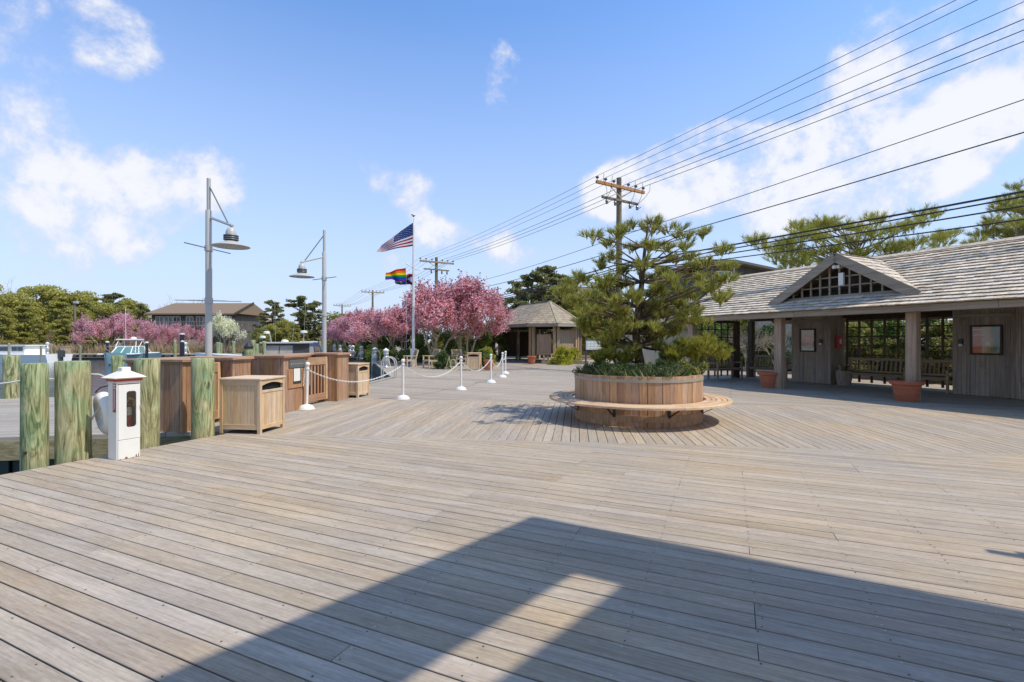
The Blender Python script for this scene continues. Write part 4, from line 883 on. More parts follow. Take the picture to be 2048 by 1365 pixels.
# litter bins
def make_bin():
    r = thing('litter_bin', '', 'litter bin', (0, 0, 0)); W, D, Hh = .72, .66, .90; ps = .055
    for x, y in ((0, 0), (W - ps, 0), (0, D - ps), (W - ps, D - ps)): MB().bbox(x, x + ps, y, y + ps, 0, Hh - .03).build('leg', M['teakz'], r)
    # top slopes a little
    tp = MB(); tp.bbox(-.012, W + .012, -.012, D + .012, Hh - .028, Hh, .006); tp.build('lid', M['teakx'], r)
    def rail(x0, x1, y0, y1, z0, z1, nm='rail'): q = MB(); q.bbox(min(x0, x1), max(x0, x1), min(y0, y1), max(y0, y1), z0, z1, .003); q.build(nm, M['teakx'], r)
    def panel(fixed, axis, a0, a1, z0, z1):
        k = round((a1 - a0) / .062); w_ = (a1 - a0) / k
        q = MB(); q.bbox(-w_ / 2 + .0012, w_ / 2 - .0012, -.008, .008, z0, z1, .003); q = q.mesh('board', M['teakz'])
        for i in range(k):
            a = a0 + (i + .5) * w_; inst('board', q, r, (a, fixed, 0) if axis == 'x' else (fixed, a, 0), 0 if axis == 'x' else math.pi / 2)
    for y in (.018, D - .018):
        rail(ps, W - ps, y - .012, y + .012, .07, .15); rail(ps, W - ps, y - .012, y + .012, Hh - .115, Hh - .03); panel(y + (.004 if y < .1 else -.004), 'x', ps, W - ps, .15, Hh - .115)
    x = .018; rail(x - .012, x + .012, ps, D - ps, .07, .15); rail(x - .012, x + .012, ps, D - ps, Hh - .115, Hh - .03); panel(x + .004, 'y', ps, D - ps, .15, Hh - .115)
    x = W - .018; rail(x - .012, x + .012, ps, D - ps, .07, .13); panel(x - .004, 'y', ps, D - ps, .13, .66); rail(x - .012, x + .012, ps, D - ps, .66, .70)
    # arched slot head
    hd = MB(); n = 10; pts = [(ps + (D - 2 * ps) * i / n, .775 + .045 * math.sin(math.pi * i / n)) for i in range(n + 1)]
    for (y0, z0), (y1, z1) in zip(pts[:-1], pts[1:]): hd.add([(W - .03, y0, z0), (W - .03, y1, z1), (W - .03, y1, Hh - .03), (W - .03, y0, Hh - .03), (W - .006, y0, z0), (W - .006, y1, z1), (W - .006, y1, Hh - .03), (W - .006, y0, Hh - .03)], [(3, 2, 1, 0), (4, 5, 6, 7), (0, 1, 5, 4)])
    hd.build('slot_head', M['teakx'], r)
    MB().box(.05, W - .05, .04, D - .04, .09, Hh - .04).build('liner', M['hole'], r)
    hk = MB(); hk.tube([(.27, .004, Hh - .05), (.27, -.012, Hh - .055), (.26, -.014, Hh - .10)], .004, 6); hk.tube([(.44, .004, Hh - .05), (.44, -.012, Hh - .055), (.43, -.014, Hh - .10)], .004, 6); hk.build('hook', M['hoop'], r)
    return r
bin1 = make_bin(); bin1.location = (-4.75, 7.88, 0); bin1.rotation_euler = (0, 0, math.radians(-8)); bin1['label'] = 'weathered teak litter bin with arched slot beside the green piling'; bin1['group'] = 'teak litter bins'
qa = math.radians(-9); q = Vector((-4.05, 12.78, 0)) - Vector((.72 * math.cos(qa), .72 * math.sin(qa), 0))
dup(bin1, q, qa, 1, 'teak litter bin standing against the end of the gated cedar enclosure')
qa = math.radians(-93); dup(bin1, (-2.25, 25.4, 0), qa, (1, 1, 1), 'teak litter bin in front of the shrubs beside the cherry trees')

# stanchions and chain
def make_stanchion():
    r = thing('stanchion', '', 'stanchion', (0, 0, 0))
    MB().lathe([(.001, 0), (.175, 0), (.178, .014), (.165, .02), (.155, .05), (.12, .085), (.07, .105), (.038, .112)], 32).build('base', M['white_worn'], r, True)
    MB().lathe([(.032, .10), (.032, .86), (.036, .865), (.036, .93), (.03, .935), (.024, .95)], 20).build('pole', M['white_worn'], r, True)
    MB().sphere((0, 0, .99), .052, 18, 12).build('ball', M['white_worn'], r, True)
    MB().lathe([(.036, .872), (.046, .878), (.046, .905), (.036, .91)], 16).build('collar', M['white_worn'], r, True)
    return r
SPX = [(613, 819.5), (806, 799.5), (922, 781), (982, 766.5), (1005, 756), (1011, 748.5)]
labs = ['white plastic stanchion in front of the slatted cedar gate', 'white plastic stanchion standing at the end of the middle deck boards', 'white plastic stanchion third along the chain from the cedar gate', 'white plastic stanchion fourth along the chain from the cedar gate', 'white plastic stanchion second from the gazebo end of the chain', 'white plastic stanchion at the gazebo end of the chain']
st0 = make_stanchion(); SL = []
for i, (x, y) in enumerate(SPX):
    p = G(x, y); SL.append(p)
    if i == 0: st0.location = p; st0['label'] = labs[0]; st0['group'] = 'white chain stanchions'
    else: dup(st0, p, 0, 1, labs[i])
st0.rotation_euler = (0, math.radians(1.2), 0)
def chain(name, label, p0, p1, sag, link=.05, cat='chain', r=.0065):
    p0 = Vector(p0); p1 = Vector(p1); L = (p1 - p0).length; pos = []; k = 200
    pts = [p0.lerp(p1, i / k) + Vector((0, 0, -sag * 4 * (i / k) * (1 - i / k))) for i in range(k + 1)]
    mb = MB(); acc = 0; last = pts[0]; flip = 0; cur = [pts[0]]; d_ = 0
    for a, b_ in zip(pts[:-1], pts[1:]):
        d_ += (b_ - a).length
        if d_ >= link * .72:
            m_ = (cur[0] + b_) / 2; dr = (b_ - cur[0]).normalized(); side = dr.cross(Vector((0, 0, 1))).normalized(); upv = side.cross(dr)
            n_ = side if flip else upv; flip ^= 1
            ring = [m_ + dr * (link * .5 * math.cos(t_)) + n_ * (link * .27 * math.sin(t_)) for t_ in (i * math.pi / 4 for i in range(9))]
            mb.tube(ring, r, 4, False); cur = [b_]; d_ = 0
    return tag(stuff(mb.build(name, M['white_worn'])), label, cat)
for i in range(5):
    z = Vector((0, 0, .89)); chain('chain', ['white plastic chain hung from the stanchion by the cedar gate', 'white plastic chain hanging between the second and third stanchions', 'white plastic chain hanging between the third and fourth stanchions', 'white plastic chain hanging between the fourth and fifth stanchions', 'white plastic chain between the two stanchions by the gazebo'][i], SL[i] + z, SL[i + 1] + z, (.36, .40, .38, .36, .2)[i])
# loose chain end on first stanchion
mb = MB(); p = SL[0] + Vector((-.04, -.02, .88))
for i in range(11): q = p + Vector((-.005 * i * .3, 0, -.035 * i)); mb.tube([q + Vector((.012 * math.cos(t_) if i % 2 else 0, 0 if i % 2 else .012 * math.cos(t_), .024 * math.sin(t_))) for t_ in (k * math.pi / 4 for k in range(9))], .006, 4, False)
o = mb.build('chain_end', M['white_worn'], st0); o.matrix_parent_inverse = Matrix.LocRotScale(st0.location, st0.rotation_euler, None).inverted()

# ------------------------------------------------------------------ pilings
def piling(px, dist, dia, ztop, label, z0=-1.6, mat='pile', tilt=(0, 0), n=28, grp=None, cap_=False):
    x = (px - 1024) / F * dist; r = dia / 2 * math.cos(math.atan((px - 1024) / F)) ** .93; dia = 2 * r; sd_ = rng.uniform(0, 50)
    mb = MB(); prof = []; rows = [z0 + (ztop - z0) * i / 14 for i in range(15)] + [ztop - .012 + .012, ztop]
    vs = []; rings = [z0 + (ztop - z0) * i / 16 for i in range(16)] + [ztop - .02, ztop]
    for i, z in enumerate(rings):
        for j in range(n):
            a = 2 * math.pi * j / n; rr = r * (1.0 + .05 * (ztop - z) / 3) * (1 + .035 * mnoise.noise(Vector((math.cos(a) * 1.2, math.sin(a) * 1.2, z * .8 + sd_))) + .012 * mnoise.noise(Vector((math.cos(a) * 5, math.sin(a) * 5, z * 2 + sd_))))
            if i == len(rings) - 1: rr -= .012
            vs.append((rr * math.cos(a) + tilt[0] * (z - z0), rr * math.sin(a) + tilt[1] * (z - z0), z))
    k = len(rings); fs = [(i * n + j, i * n + (j + 1) % n, (i + 1) * n + (j + 1) % n, (i + 1) * n + j) for i in range(k - 1) for j in range(n)] + [tuple((k - 1) * n + j for j in range(n)), tuple(range(n - 1, -1, -1))]
    mb.add(vs, fs); o = mb.build('piling', M[mat], None, True, loc=(x, dist, 0)); tag(o, label, 'piling', grp)
    if cap_: c = MB(); c.lathe([(r * 1.12, ztop - .06), (r * 1.12, ztop + .01), (.001, ztop + r * 1.3)], 16); c.build('cap', M['black'], o, True)
    return o
ztop = 1.245
piling(70.5, 6.02, .355, 1.225, 'tan-green timber piling with dark knot at the deck edge', tilt=(-.004, 0))
piling(150.5, 6.28, .472, 1.24, 'thickest green timber piling left of the white extinguisher cabinet', tilt=(-.012, 0))
piling(293, 6.98, .375, 1.245, 'tan-green timber piling right behind the white extinguisher cabinet', tilt=(.004, 0))
piling(405.5, 7.66, .372, 1.23, 'pale green timber piling beside the teak litter bin')
piling(23, 12.75, .47, 1.12, 'pale green piling on the far edge of the neighbouring dock')
piling(235.5, 13.6, .37, 1.09, 'green piling between the thickest piling and the cedar enclosure')
piling(497, 14.6, .27, 1.33, 'green piling with black conical cap behind the cedar enclosures', cap_=True)
piling(491, 19.0, .26, 1.05, 'shorter green piling with black cap behind the capped piling', cap_=True)
for px, d, dia, zt, lab in ((506, 26, .26, 1.55, 'tall slim green piling in front of the grey-roofed cabin boat'), (513, 27.5, .26, 1.35, 'slim green piling left of the radar dome boat'), (528, 28, .24, 1.5, 'slim tan-green piling beside the radar dome'), (620, 40, .25, 1.4, 'thin piling behind the navy canopy boat'), (640, 44, .25, 1.5, 'thin piling behind the farther lamp post')):
    piling(px, d, dia, zt, lab, n=14, grp='slim pilings in the harbour')
for px, d, dia, zt, lab in ((18, 40, .22, 1.35, 'weathered thin piling left of the white cabin boat'), (82, 42, .2, 1.1, 'weathered thin piling behind the white cabin boat stern'), (160.5, 46, .24, 1.1, 'weathered thin piling with ropes by the far bulkhead'), (102, 50, .24, 1.0, 'thin piling near the white pedestal on the far bulkhead'), (350, 50, .34, 1.6, 'green piling by the far bulkhead beside black-sleeved piling'), (436, 46, .45, 1.4, 'green piling below the white flowering tree'), (442, 47, .3, 1.3, 'second green piling below the white flowering tree'), (467, 50, .36, 1.5, 'green piling right of the white flowering tree')):
    piling(px, d, dia, zt, lab, mat='pile_far' if px < 200 else 'pile', n=12, grp='thin pilings in the harbour')
for px, d, dia, zt, lab in ((214.5, 46, .30, 1.45, 'black-sleeved piling left of the teal sport boat'), (293.5, 46, .30, 1.4, 'black-sleeved piling right of the teal sport boat'), (365, 48, .34, 1.5, 'black-sleeved piling beside a green piling by the far bulkhead'), (364, 53, .5, 2.3, 'broad dark piling block below the pink blossom on the far bulkhead')):
    o = piling(px, d, dia, zt, lab, mat='black', n=14, grp='black-sleeved pilings'); c = MB(); c.lathe([(dia / 2 * 1.04, zt - .10), (dia / 2 * 1.06, zt + .01), (.001, zt + .06)], 14); c.build('cap', M['white'], o, True)
# a knot hole and hooks on the nearest pilings
o = bpy.data.objects['piling']; mb = MB(); mb.sphere((.01, -.13, .15), .022, 10, 6); mb.build('knot', M['dark_wood'], o, True)
o = bpy.data.objects['piling.003']; mb = MB(); mb.tube([(.13, -.06, .86), (.165, -.08, .865), (.17, -.085, .83), (.155, -.08, .78)], .008, 6); mb.build('hook', M['hoop'], o)
# white rope strung between the pilings
def rope(name, label, pts, r=.011, mat='rope', cat='rope', sag=None):
    P_ = []
    for (a, b_), sg in zip(zip(pts[:-1], pts[1:]), sag or [.1] * len(pts)):
        a = Vector(a); b_ = Vector(b_); P_ += [a.lerp(b_, i / 10) + Vector((0, 0, -4 * sg * (i / 10) * (1 - i / 10))) for i in range(10)]
    P_.append(Vector(pts[-1])); return tag(MB().tube(P_, r, 6).build(name, M[mat], None, True), label, cat)
A1 = Vector(((70.5 - 1024) / F * 6.02, 6.02, 0)); A2 = Vector(((150.5 - 1024) / F * 6.28, 6.28, 0)); A3 = Vector(((293 - 1024) / F * 6.98, 6.98, 0))
rope('rope', 'thin white rope strung between the pilings at the deck edge', [A1 + Vector((-2.2, -.35, 1.15)), A1 + Vector((-.16, .1, 1.02)), A1 + Vector((.15, .12, 1.02)), A2 + Vector((-.2, .14, 1.07)), A2 + Vector((.21, .12, 1.06)), A3 + Vector((-.17, .08, .98))], .009, sag=[.14, 0, .03, 0, .06])

# extinguisher cabinet
ec = thing('extinguisher_cabinet', 'white metal fire extinguisher cabinet with peaked cap and red trim at the deck edge', 'cabinet', (-4.995, 6.255, 0), math.atan2(V.y, V.x) - math.radians(2))
W = .26; h = .99; hx = W / 2; dp = .20; hy = dp / 2
# local: door faces -y (after rotation points towards U); x along the deck edge
MB().box(-hx, -hx + .012, -hy + .002, hy, 0, h).build('side_panel', M['white'], ec); MB().box(hx - .012, hx, -hy + .002, hy, 0, h).build('side_panel', M['white'], ec)
MB().box(-hx + .012, hx - .012, hy - .012, hy, 0, h).build('back_panel', plain('cabinet_inside', (.75, .60, .36), .8), ec)
MB().box(-hx + .012, hx - .012, -hy + .004, hy - .012, .0, .30).build('plinth', M['white'], ec); MB().box(-hx + .012, hx - .012, -hy + .004, hy - .012, h - .035, h - .001).build('head_panel', M['white'], ec)
MB().bbox(-hx + .01, hx - .005, -hy - .014, -hy + .003, .004, .245, .004).build('lower_door', M['white'], ec)
def rr(x0, x1, z0, z1, r, n=5):
    P_ = []
    for cx, cz, a0 in ((x1 - r, z1 - r, 0), (x0 + r, z1 - r, 90), (x0 + r, z0 + r, 180), (x1 - r, z0 + r, 270)):
        for i in range(n + 1): a = math.radians(a0 + 90 * i / n); P_.append((cx + r * math.cos(a), cz + r * math.sin(a)))
    return P_
wx0, wx1, wz0, wz1 = -.03, .08, .40, .86
inn = rr(wx0, wx1, wz0, wz1, .03); out = rr(-hx + .012, hx - .006, .252, .945, .004)
dm = MB(); y0, y1 = -hy - .016, -hy + .003; k = len(inn)
dm.add([(x, y0, z) for x, z in out] + [(x, y0, z) for x, z in inn] + [(x, y1, z) for x, z in inn] + [(x, y1, z) for x, z in out],
       [(i, (i + 1) % k, k + (i + 1) % k, k + i)[::-1] for i in range(k)] + [(k + i, k + (i + 1) % k, 2 * k + (i + 1) % k, 2 * k + i)[::-1] for i in range(k)] + [(3 * k + i, 3 * k + (i + 1) % k, (i + 1) % k, i)[::-1] for i in range(k)])
door = dm.build('door', M['white'], ec)
MB().box(wx0 - .005, wx1 + .005, -hy - .004, -hy - .001, wz0 - .005, wz1 + .005).build('pane', M['pane'], door); MB().bbox(hx - .012, hx + .004, -hy - .03, -hy - .012, .62, .67).build('latch', M['hoop'], door)
rp = MB()
for x0, x1, z1 in ((-.05, -.015, .03), (.03, .06, .012), (.07, .09, .045), (.10, .112, .07), (-.105, -.09, .016)): rp.add([(x0, -hy - .0148, .006), (x1, -hy - .0148, .005), (x1 - .004, -hy - .0148, z1 * .7), ((x0 + x1) / 2, -hy - .0148, z1), (x0 + .003, -hy - .0148, z1 * .55)], [(0, 1, 2, 3, 4)])
rp.build('rust_chips', plain('rust', (.16, .09, .05), .9), ec)
tp = MB(); e = .055; ex, ey = hx + e, hy + e
MB().box(-hx - .02, hx + .02, -hy - .02, hy + .02, h, h + .028).build('red_trim', M['red'], ec)
tp.add([(-ex, -ey, h + .045), (ex, -ey, h + .045), (ex, ey, h + .045), (-ex, ey, h + .045), (-hx - .02, -hy - .02, h + .0285), (hx + .02, -hy - .02, h + .0285), (hx + .02, hy + .02, h + .0285), (-hx - .02, hy + .02, h + .0285), (-.05, -.05, h + .125), (.05, -.05, h + .125), (.05, .05, h + .125), (-.05, .05, h + .125)],
       [(0, 1, 9, 8), (1, 2, 10, 9), (2, 3, 11, 10), (3, 0, 8, 11), (4, 5, 1, 0), (5, 6, 2, 1), (6, 7, 3, 2), (7, 4, 0, 3), (8, 9, 10, 11)]); tp.build('peaked_cap', M['white'], ec)
MB().bbox(-.052, .052, -.052, .052, h + .12, h + .175, .006).build('vent_cap', M['white'], ec)
# red vertical label with white arrow on the left side
lb_ = MB().box(-hx - .003, -hx, -.085, -.015, .60, .965).build('red_label', M['red'], ec)
ar = MB(); X = -hx - .0045
ar.box(X, -hx - .0025, -.057, -.043, .66, .88); ar.add([(X, -.075, .665), (X, -.025, .665), (X, -.05, .615)], [(0, 1, 2), (2, 1, 0)]); ar.box(X, -hx - .0025, -.076, -.024, .895, .91); ar.box(X, -hx - .0025, -.076, -.024, .935, .95); ar.box(X, -hx - .0025, -.06, -.04, .91, .935); ar.build('label_arrow', M['rope'], lb_)
ex_ = thing('fire_extinguisher', 'red fire extinguisher with pale hose seen through the cabinet window', 'extinguisher', Vector(ec.location) + Vector((.03, -.012, .30)), ec.rotation_euler.z)
MB().lathe([(.001, 0), (.065, 0), (.065, .30), (.05, .35), (.02, .37), (.02, .40)], 20, (.0, .01, 0)).build('cylinder', M['red'], ex_, True); MB().lathe([(.0655, .25), (.0655, .31), (.051, .351)], 20, (0, .01, 0)).build('band', M['rope'], ex_, True)
MB().tube([(0, .01, .40), (.03, -.02, .47), (.07, -.035, .44), (.08, -.04, .36)], .018, 8).build('hose', plain('yellow_hose', (.55, .42, .12), .6), ex_, True); MB().box(-.04, .05, -.005, .025, .40, .43).build('valve', M['black'], ex_)
# life ring hanging behind the cabinet
lr = thing('life_ring', 'white life ring with grey rope hanging between the piling and the cabinet', 'life ring', (-5.40, 6.46, .54), 0)
ring = MB(); R_, r_ = .215, .075; nu, nv = 36, 14; vs = [((R_ + r_ * math.cos(2 * math.pi * j / nv)) * math.cos(2 * math.pi * i / nu), r_ * 1.1 * math.sin(2 * math.pi * j / nv), (R_ + r_ * math.cos(2 * math.pi * j / nv)) * math.sin(2 * math.pi * i / nu)) for i in range(nu) for j in range(nv)]
ring.add(vs, [(i * nv + j, i * nv + (j + 1) % nv, ((i + 1) % nu) * nv + (j + 1) % nv, ((i + 1) % nu) * nv + j) for i in range(nu) for j in range(nv)]); rg = ring.build('ring', M['white'], lr, True); rg.rotation_euler = (math.radians(8), 0, math.radians(-38))
gr = MB(); gr.tube([(-.22, -.05, -.20), (-.14, -.10, -.12), (-.02, -.12, .05), (.08, -.10, .15)], .012, 6); gr.tube([(-.34 + .06 * math.cos(t_), -.06, -.27 + .045 * math.sin(t_)) for t_ in (i * .6 for i in range(12))], .011, 6); gr.tube([(-.20, -.08, -.22), (-.16, -.10, -.34), (-.10, -.09, -.40), (-.04, -.1, -.33)], .010, 6); gr.tube([(-.27, -.06, -.30), (-.22, -.08, -.40), (-.15, -.08, -.37)], .010, 6); gr.build('grab_rope', plain('grey_rope', (.46, .45, .42), .8), lr, True)
hk = MB(); hk.tube([(-.10, -.05, .28), (-.05, -.04, .34), (.08, -.02, .38), (.26, -.05, .38)], .009, 6); hk.build('hanger', M['black'], lr, True)
ch = MB()
for i in range(5): ch.tube([Vector((-.22 + .005 * i, -.03, -.46 - .05 * i)) + Vector((.02 * math.cos(t_) if i % 2 else 0, 0 if i % 2 else .02 * math.cos(t_), .032 * math.sin(t_))) for t_ in (k * math.pi / 4 for k in range(9))], .006, 5, False)
ch.build('chain', M['hoop'], lr)
# ------------------------------------------------------------------ lamp posts
def make_lamp():
    r = thing('lamp_post', '', 'lamp post', (0, 0, 0))
    MB().lathe([(.11, 0), (.11, .05), (.085, .08), (.082, 2.4), (.078, 4.98), (.07, 5.0)], 20).build('pole', M['lamp'], r, True); MB().lathe([(.05, 4.98), (.05, 5.85), (.001, 5.86)], 16).build('upper_pole', M['lamp'], r, True)
    MB().tube([(.05, 0, 4.80), (.90, 0, 4.50)], .032, 10).build('arm', M['lamp'], r, True); MB().tube([(.04, 0, 5.62), (.74, 0, 4.58)], .018, 8).build('brace', M['lamp_dark'], r, True)
    hd = MB(); x = .84
    hd.lathe([(.03, 4.56), (.03, 4.47), (.06, 4.46), (.10, 4.41), (.125, 4.34), (.13, 4.27), (.001, 4.27)], 24, (x, 0, 0)); hdo = hd.build('lamp_head', M['lamp'], r, True)
    for z in (4.245, 4.195, 4.145): MB().lathe([(.001, z + .016), (.175, z + .016), (.182, z), (.175, z - .014), (.001, z - .014)], 28, (x, 0, 0)).build('fin', M['lamp_dark'], hdo, True)
    MB().lathe([(.11, 4.26), (.11, 4.10)], 20, (x, 0, 0)).build('neck', M['lamp_dark'], hdo, True)
    MB().lathe([(.12, 4.115), (.16, 4.095), (.30, 4.035), (.44, 3.98), (.45, 3.965), (.44, 3.96)], 40, (x, 0, 0)).build('shade', M['lamp'], hdo, True)
    MB().lathe([(.435, 3.962), (.30, 4.01), (.16, 4.07), (.001, 4.09)], 40, (x, 0, 0)).build('shade_lining', M['lamp_in'], hdo, True)
    MB().sphere((x, 0, 4.02), .10, 16, 8, .8).build('bulb_globe', plain('frosted_globe', (.62, .52, .36), .3), hdo, True)
    for z in (3.98, 2.58):
        b_ = MB().lathe([(.086, z - .07), (.10, z - .07), (.10, z + .07), (.086, z + .07)], 20).build('clamp', M['lamp'], r, True)
        aa = math.radians(102 if z > 3 else 40); ca_, sa_ = math.cos(aa), math.sin(aa); q = MB(); q.tube([(.09 * ca_, .09 * sa_, z), (.78 * ca_, .78 * sa_, z)], .014, 8); q.tube([(-.09 * ca_, -.09 * sa_, z), (-.78 * ca_, -.78 * sa_, z)], .014, 8); q.build('banner_arm', M['lamp_dark'] if z > 3 else M['lamp'], b_, True)
    return r
l1 = make_lamp(); l1.location = ((417.5 - 1024) / F * 13, 13, 0); l1.rotation_euler = (0, 0, math.radians(-22)); l1['label'] = 'tall grey harbour lamp post whose bell lamp hangs to the right of its pole'; l1['group'] = 'harbour lamp posts'
dup(l1, ((648.5 - 1024) / F * 18.3, 18.3, 0), math.radians(180 + 42), .97, 'farther grey harbour lamp post behind the gated cedar enclosure')

# ------------------------------------------------------------------ utility poles and wires
CA = Vector((.845, .534, 0)); WD = Vector((.534, -.845, 0))
def upole(loc, h, label, az, detail, scale=1.0, arm2=True, ca=CA):
    r = thing('utility_pole', label, 'utility pole', loc, math.atan2(ca.y, ca.x), 'timber utility poles along the boardwalk')
    MB().tube([(0, 0, -.3), (0, 0, h * .5), (0, 0, h)], [.175, .155, .125], 12).build('pole', M['pole'], r, True)
    L = 1.62; MB().bbox(-L, L, -.2, -.09, az - .07, az + .07).build('crossarm', M['arm'] if detail else M['arm_grey'], r)
    for o in (-1.56, -1.03, -.48, .50, 1.02, 1.55): MB().lathe([(.015, az + .06), (.015, az + .16), (.07, az + .17), (.085, az + .21), (.06, az + .26), (.03, az + .28)], 10, (o, -.145, 0)).build('insulator', M['insul'], r, True)
    q = MB(); q.bar((-.75, -.15, az - .06), (0, -.13, az - .52), .02, .05); q.bar((.75, -.15, az - .06), (0, -.13, az - .52), .02, .05); q.build('brace', M['hoop'], r)
    if arm2:
        z2 = az - .66; MB().bbox(-1.25, 1.15, -.19, -.09, z2 - .055, z2 + .055).build('lower_crossarm', M['pole'], r)
        if detail:
            for o in (-1.1, -.55, .45, .95):
                c = MB(); c.lathe([(.03, z2 - .36), (.07, z2 - .34), (.05, z2 - .26), (.08, z2 - .22), (.05, z2 - .16), (.06, z2 - .06)], 8, (o, -.3, 0)); c.bar((o, -.3, z2 - .34), (o + .24, -.32, z2 - .18), .03, .03); c.bar((o, -.3, z2 - .05), (o, -.14, z2), .03, .03); c.build('fuse_cutout', M['insul'], r)
            for i, (o, oo) in enumerate(((-1.56, -1.1), (-1.03, -1.1), (-.48, -.55), (.50, .45), (1.02, .95), (1.55, .95))):
                c = MB(); c.tube([(o, -.6, az + .26), (o - .05, -.62, az - .05), ((o + oo) / 2, -.55, az - .4), (oo, -.32, z2 - .1)], .011, 5); c.build('jumper', M['wire'], r)
        else:
            for o in (-.55, .45, .95): MB().lathe([(.03, z2 - .36), (.08, z2 - .3), (.06, z2 - .06)], 6, (o, -.15, 0)).build('insulator', M['insul'], r)
    return r
P1 = Vector((5.29, 24, 0)); P2 = Vector((-6.69, 43, 0)); P3 = Vector((-19.8, 69, 0)); P4 = Vector((-32.9, 94, 0)); PZ = P1 + WD * 25
upole(P1, 9.55, 'tall utility pole with orange crossarm and fuse cutouts behind the planter pine', 9.06, True)
upole(P2, 8.9, 'utility pole with two crossarms rising behind the blooming cherry trees', 8.45, False)
upole(P3, 8.7, 'distant utility pole left of the rainbow flag', 8.4, False, arm2=False)
upole(P4, 8.6, 'farthest utility pole above the pale tree beyond the cherry row', 8.3, False, arm2=False)
upole(PZ, 12.6, 'utility pole at the near end of the wires beyond the shelter', 12.0, False)
def t_at(px, o):
    k = (px - 1024) / F; b_ = P1 + CA * o; return (k * b_.y - b_.x) / (WD.x - k * WD.y)
def wire(name, lab, pts, r):
    tag(MB().tube(pts, r, 5).build(name, M['wire'], None, True), lab, 'wire', 'overhead wires')
def sagline(a, b_, sag, n=14): return [a.lerp(b_, i / n) + Vector((0, 0, -4 * sag * (i / n) * (1 - i / n))) for i in range(n + 1)]
offs = (-1.56, -1.03, -.48, .50, 1.02, 1.55); tgt = ((1895, 0), (1937, 0), (2036, 0), (2048, 30), (2048, 52), (2048, 75))
for o, (px, py) in zip(offs, tgt):
    z1 = 9.06 + .28; t_ = t_at(px, o); p = P1 + CA * o + WD * t_; z = EYE + (683 - py) / F * p.y
    a = P1 + CA * o + Vector((0, 0, z1)); e = P1 + CA * o + WD * 25; e.z = z1 + (z - z1) / t_ * 25
    hi = o < 0; r = .009 if hi else .013
    pts = sagline(P2 + CA * o + Vector((0, 0, 8.45 + .28)), a, .25) + sagline(a, e, .12)[1:]
    wire('power_line', ('thin power line on the outermost harbour-side insulators', 'thin power line on the middle harbour-side insulators', 'thin power line on the harbour-side insulators next to the poles', 'power line on the land-side insulators next to the poles', 'power line on the middle land-side insulators', 'power line on the outermost land-side insulators')[offs.index(o)], sagline(P3 + CA * o + Vector((0, 0, 8.68)), pts[0], .5)[:-1] + pts, r)
    wire('power_line', 'distant power line between the two farthest utility poles', sagline(P4 + CA * o + Vector((0, 0, 8.58)), P3 + CA * o + Vector((0, 0, 8.68)), .5), .012)
for lab, z1, py, z2, r in (('single slack cable above the shelter, upper of two', 6.6, 197, 5.9, .012), ('single twisted cable above the shelter, lower of two', 5.95, 262, 5.45, .017), ('thick black communication cable, topmost of four above the shelter roof', 5.25, 379, 4.5, .030), ('thick black communication cable, second of four above the shelter roof', 5.09, 389, 4.38, .022), ('thick black communication cable, third of four above the shelter roof', 4.98, 408, 4.26, .022), ('thick black communication cable, lowest of four above the shelter roof', 4.87, 434, 4.1, .020)):
    t_ = t_at(2048, 0); p = P1 + WD * t_; z = EYE + (683 - py) / F * p.y; lat = -CA * .17
    a = P1 + lat + Vector((0, 0, z1)); e = P1 + lat + WD * 25; e.z = z1 + (z - z1) / t_ * 25
    tag(MB().tube(sagline(P2 + lat + Vector((0, 0, z2)), a, .25) + sagline(a, e, .1)[1:], r, 6).build('cable', M['wire'], None, True), lab, 'cable', 'cables above the shelter')

# ------------------------------------------------------------------ flagpole and flags
FP = Vector(((827 - 1024) / F * 29, 29, 0))
fp = thing('flagpole', 'white flagpole with yardarm standing among the cherry trees', 'flagpole', FP)
MB().lathe([(.10, 0), (.09, 1.2), (.075, 5), (.045, 8.55), (.001, 8.56)], 16).build('pole', M['white'], fp, True); MB().lathe([(.19, 0), (.19, .95), (.21, .97), (.21, 1.02), (.1, 1.06)], 14).build('base_box', M['white_worn'], fp, True)
MB().tube([(0, 0, 8.5), (0, 0, 8.85)], .012, 6).build('finial_rod', M['hoop'], fp); fb_ = MB(); fb_.sphere((0, 0, 8.97), .075, 10, 8, .8); fb_.tube([(.0, 0, 8.95), (-.09, 0, 9.06), (-.16, 0, 9.04)], [.05, .035, .01], 6); fb_.tube([(0, 0, 8.98), (.12, 0, 9.0)], [.04, .012], 6); fb_.build('bird_finial', M['insul'], fp, True)
mb = MB(); mb.tube([(0, 0, 5.86), (-.42, -.1, 6.13)], .03, 8); mb.tube([(0, 0, 5.86), (.32, .35, 5.78)], .03, 8); mb.build('yardarm', M['white'], fp, True)
mb = MB(); mb.tube([(-.42, -.1, 6.12), (-.40, -.1, 1.0)], .006, 5); mb.tube([(.07, -.05, 8.4), (.09, -.1, 1.0)], .006, 5); mb.build('halyard', M['rope'], fp)
def flat(name, c): m, t = new_mat(name); 
def cloth(name, c):
    m, t = new_mat(name); d = t.n('ShaderNodeBsdfDiffuse', {'Color': c4(c)}); tr = t.n('ShaderNodeBsdfTranslucent', {'Color': c4(c)}); mx = t.n('ShaderNodeMixShader', {0: .35, 1: d.outputs[0], 2: tr.outputs[0]}); t.t.links.new(mx.outputs[0], t.n('ShaderNodeOutputMaterial').inputs[0]); return m
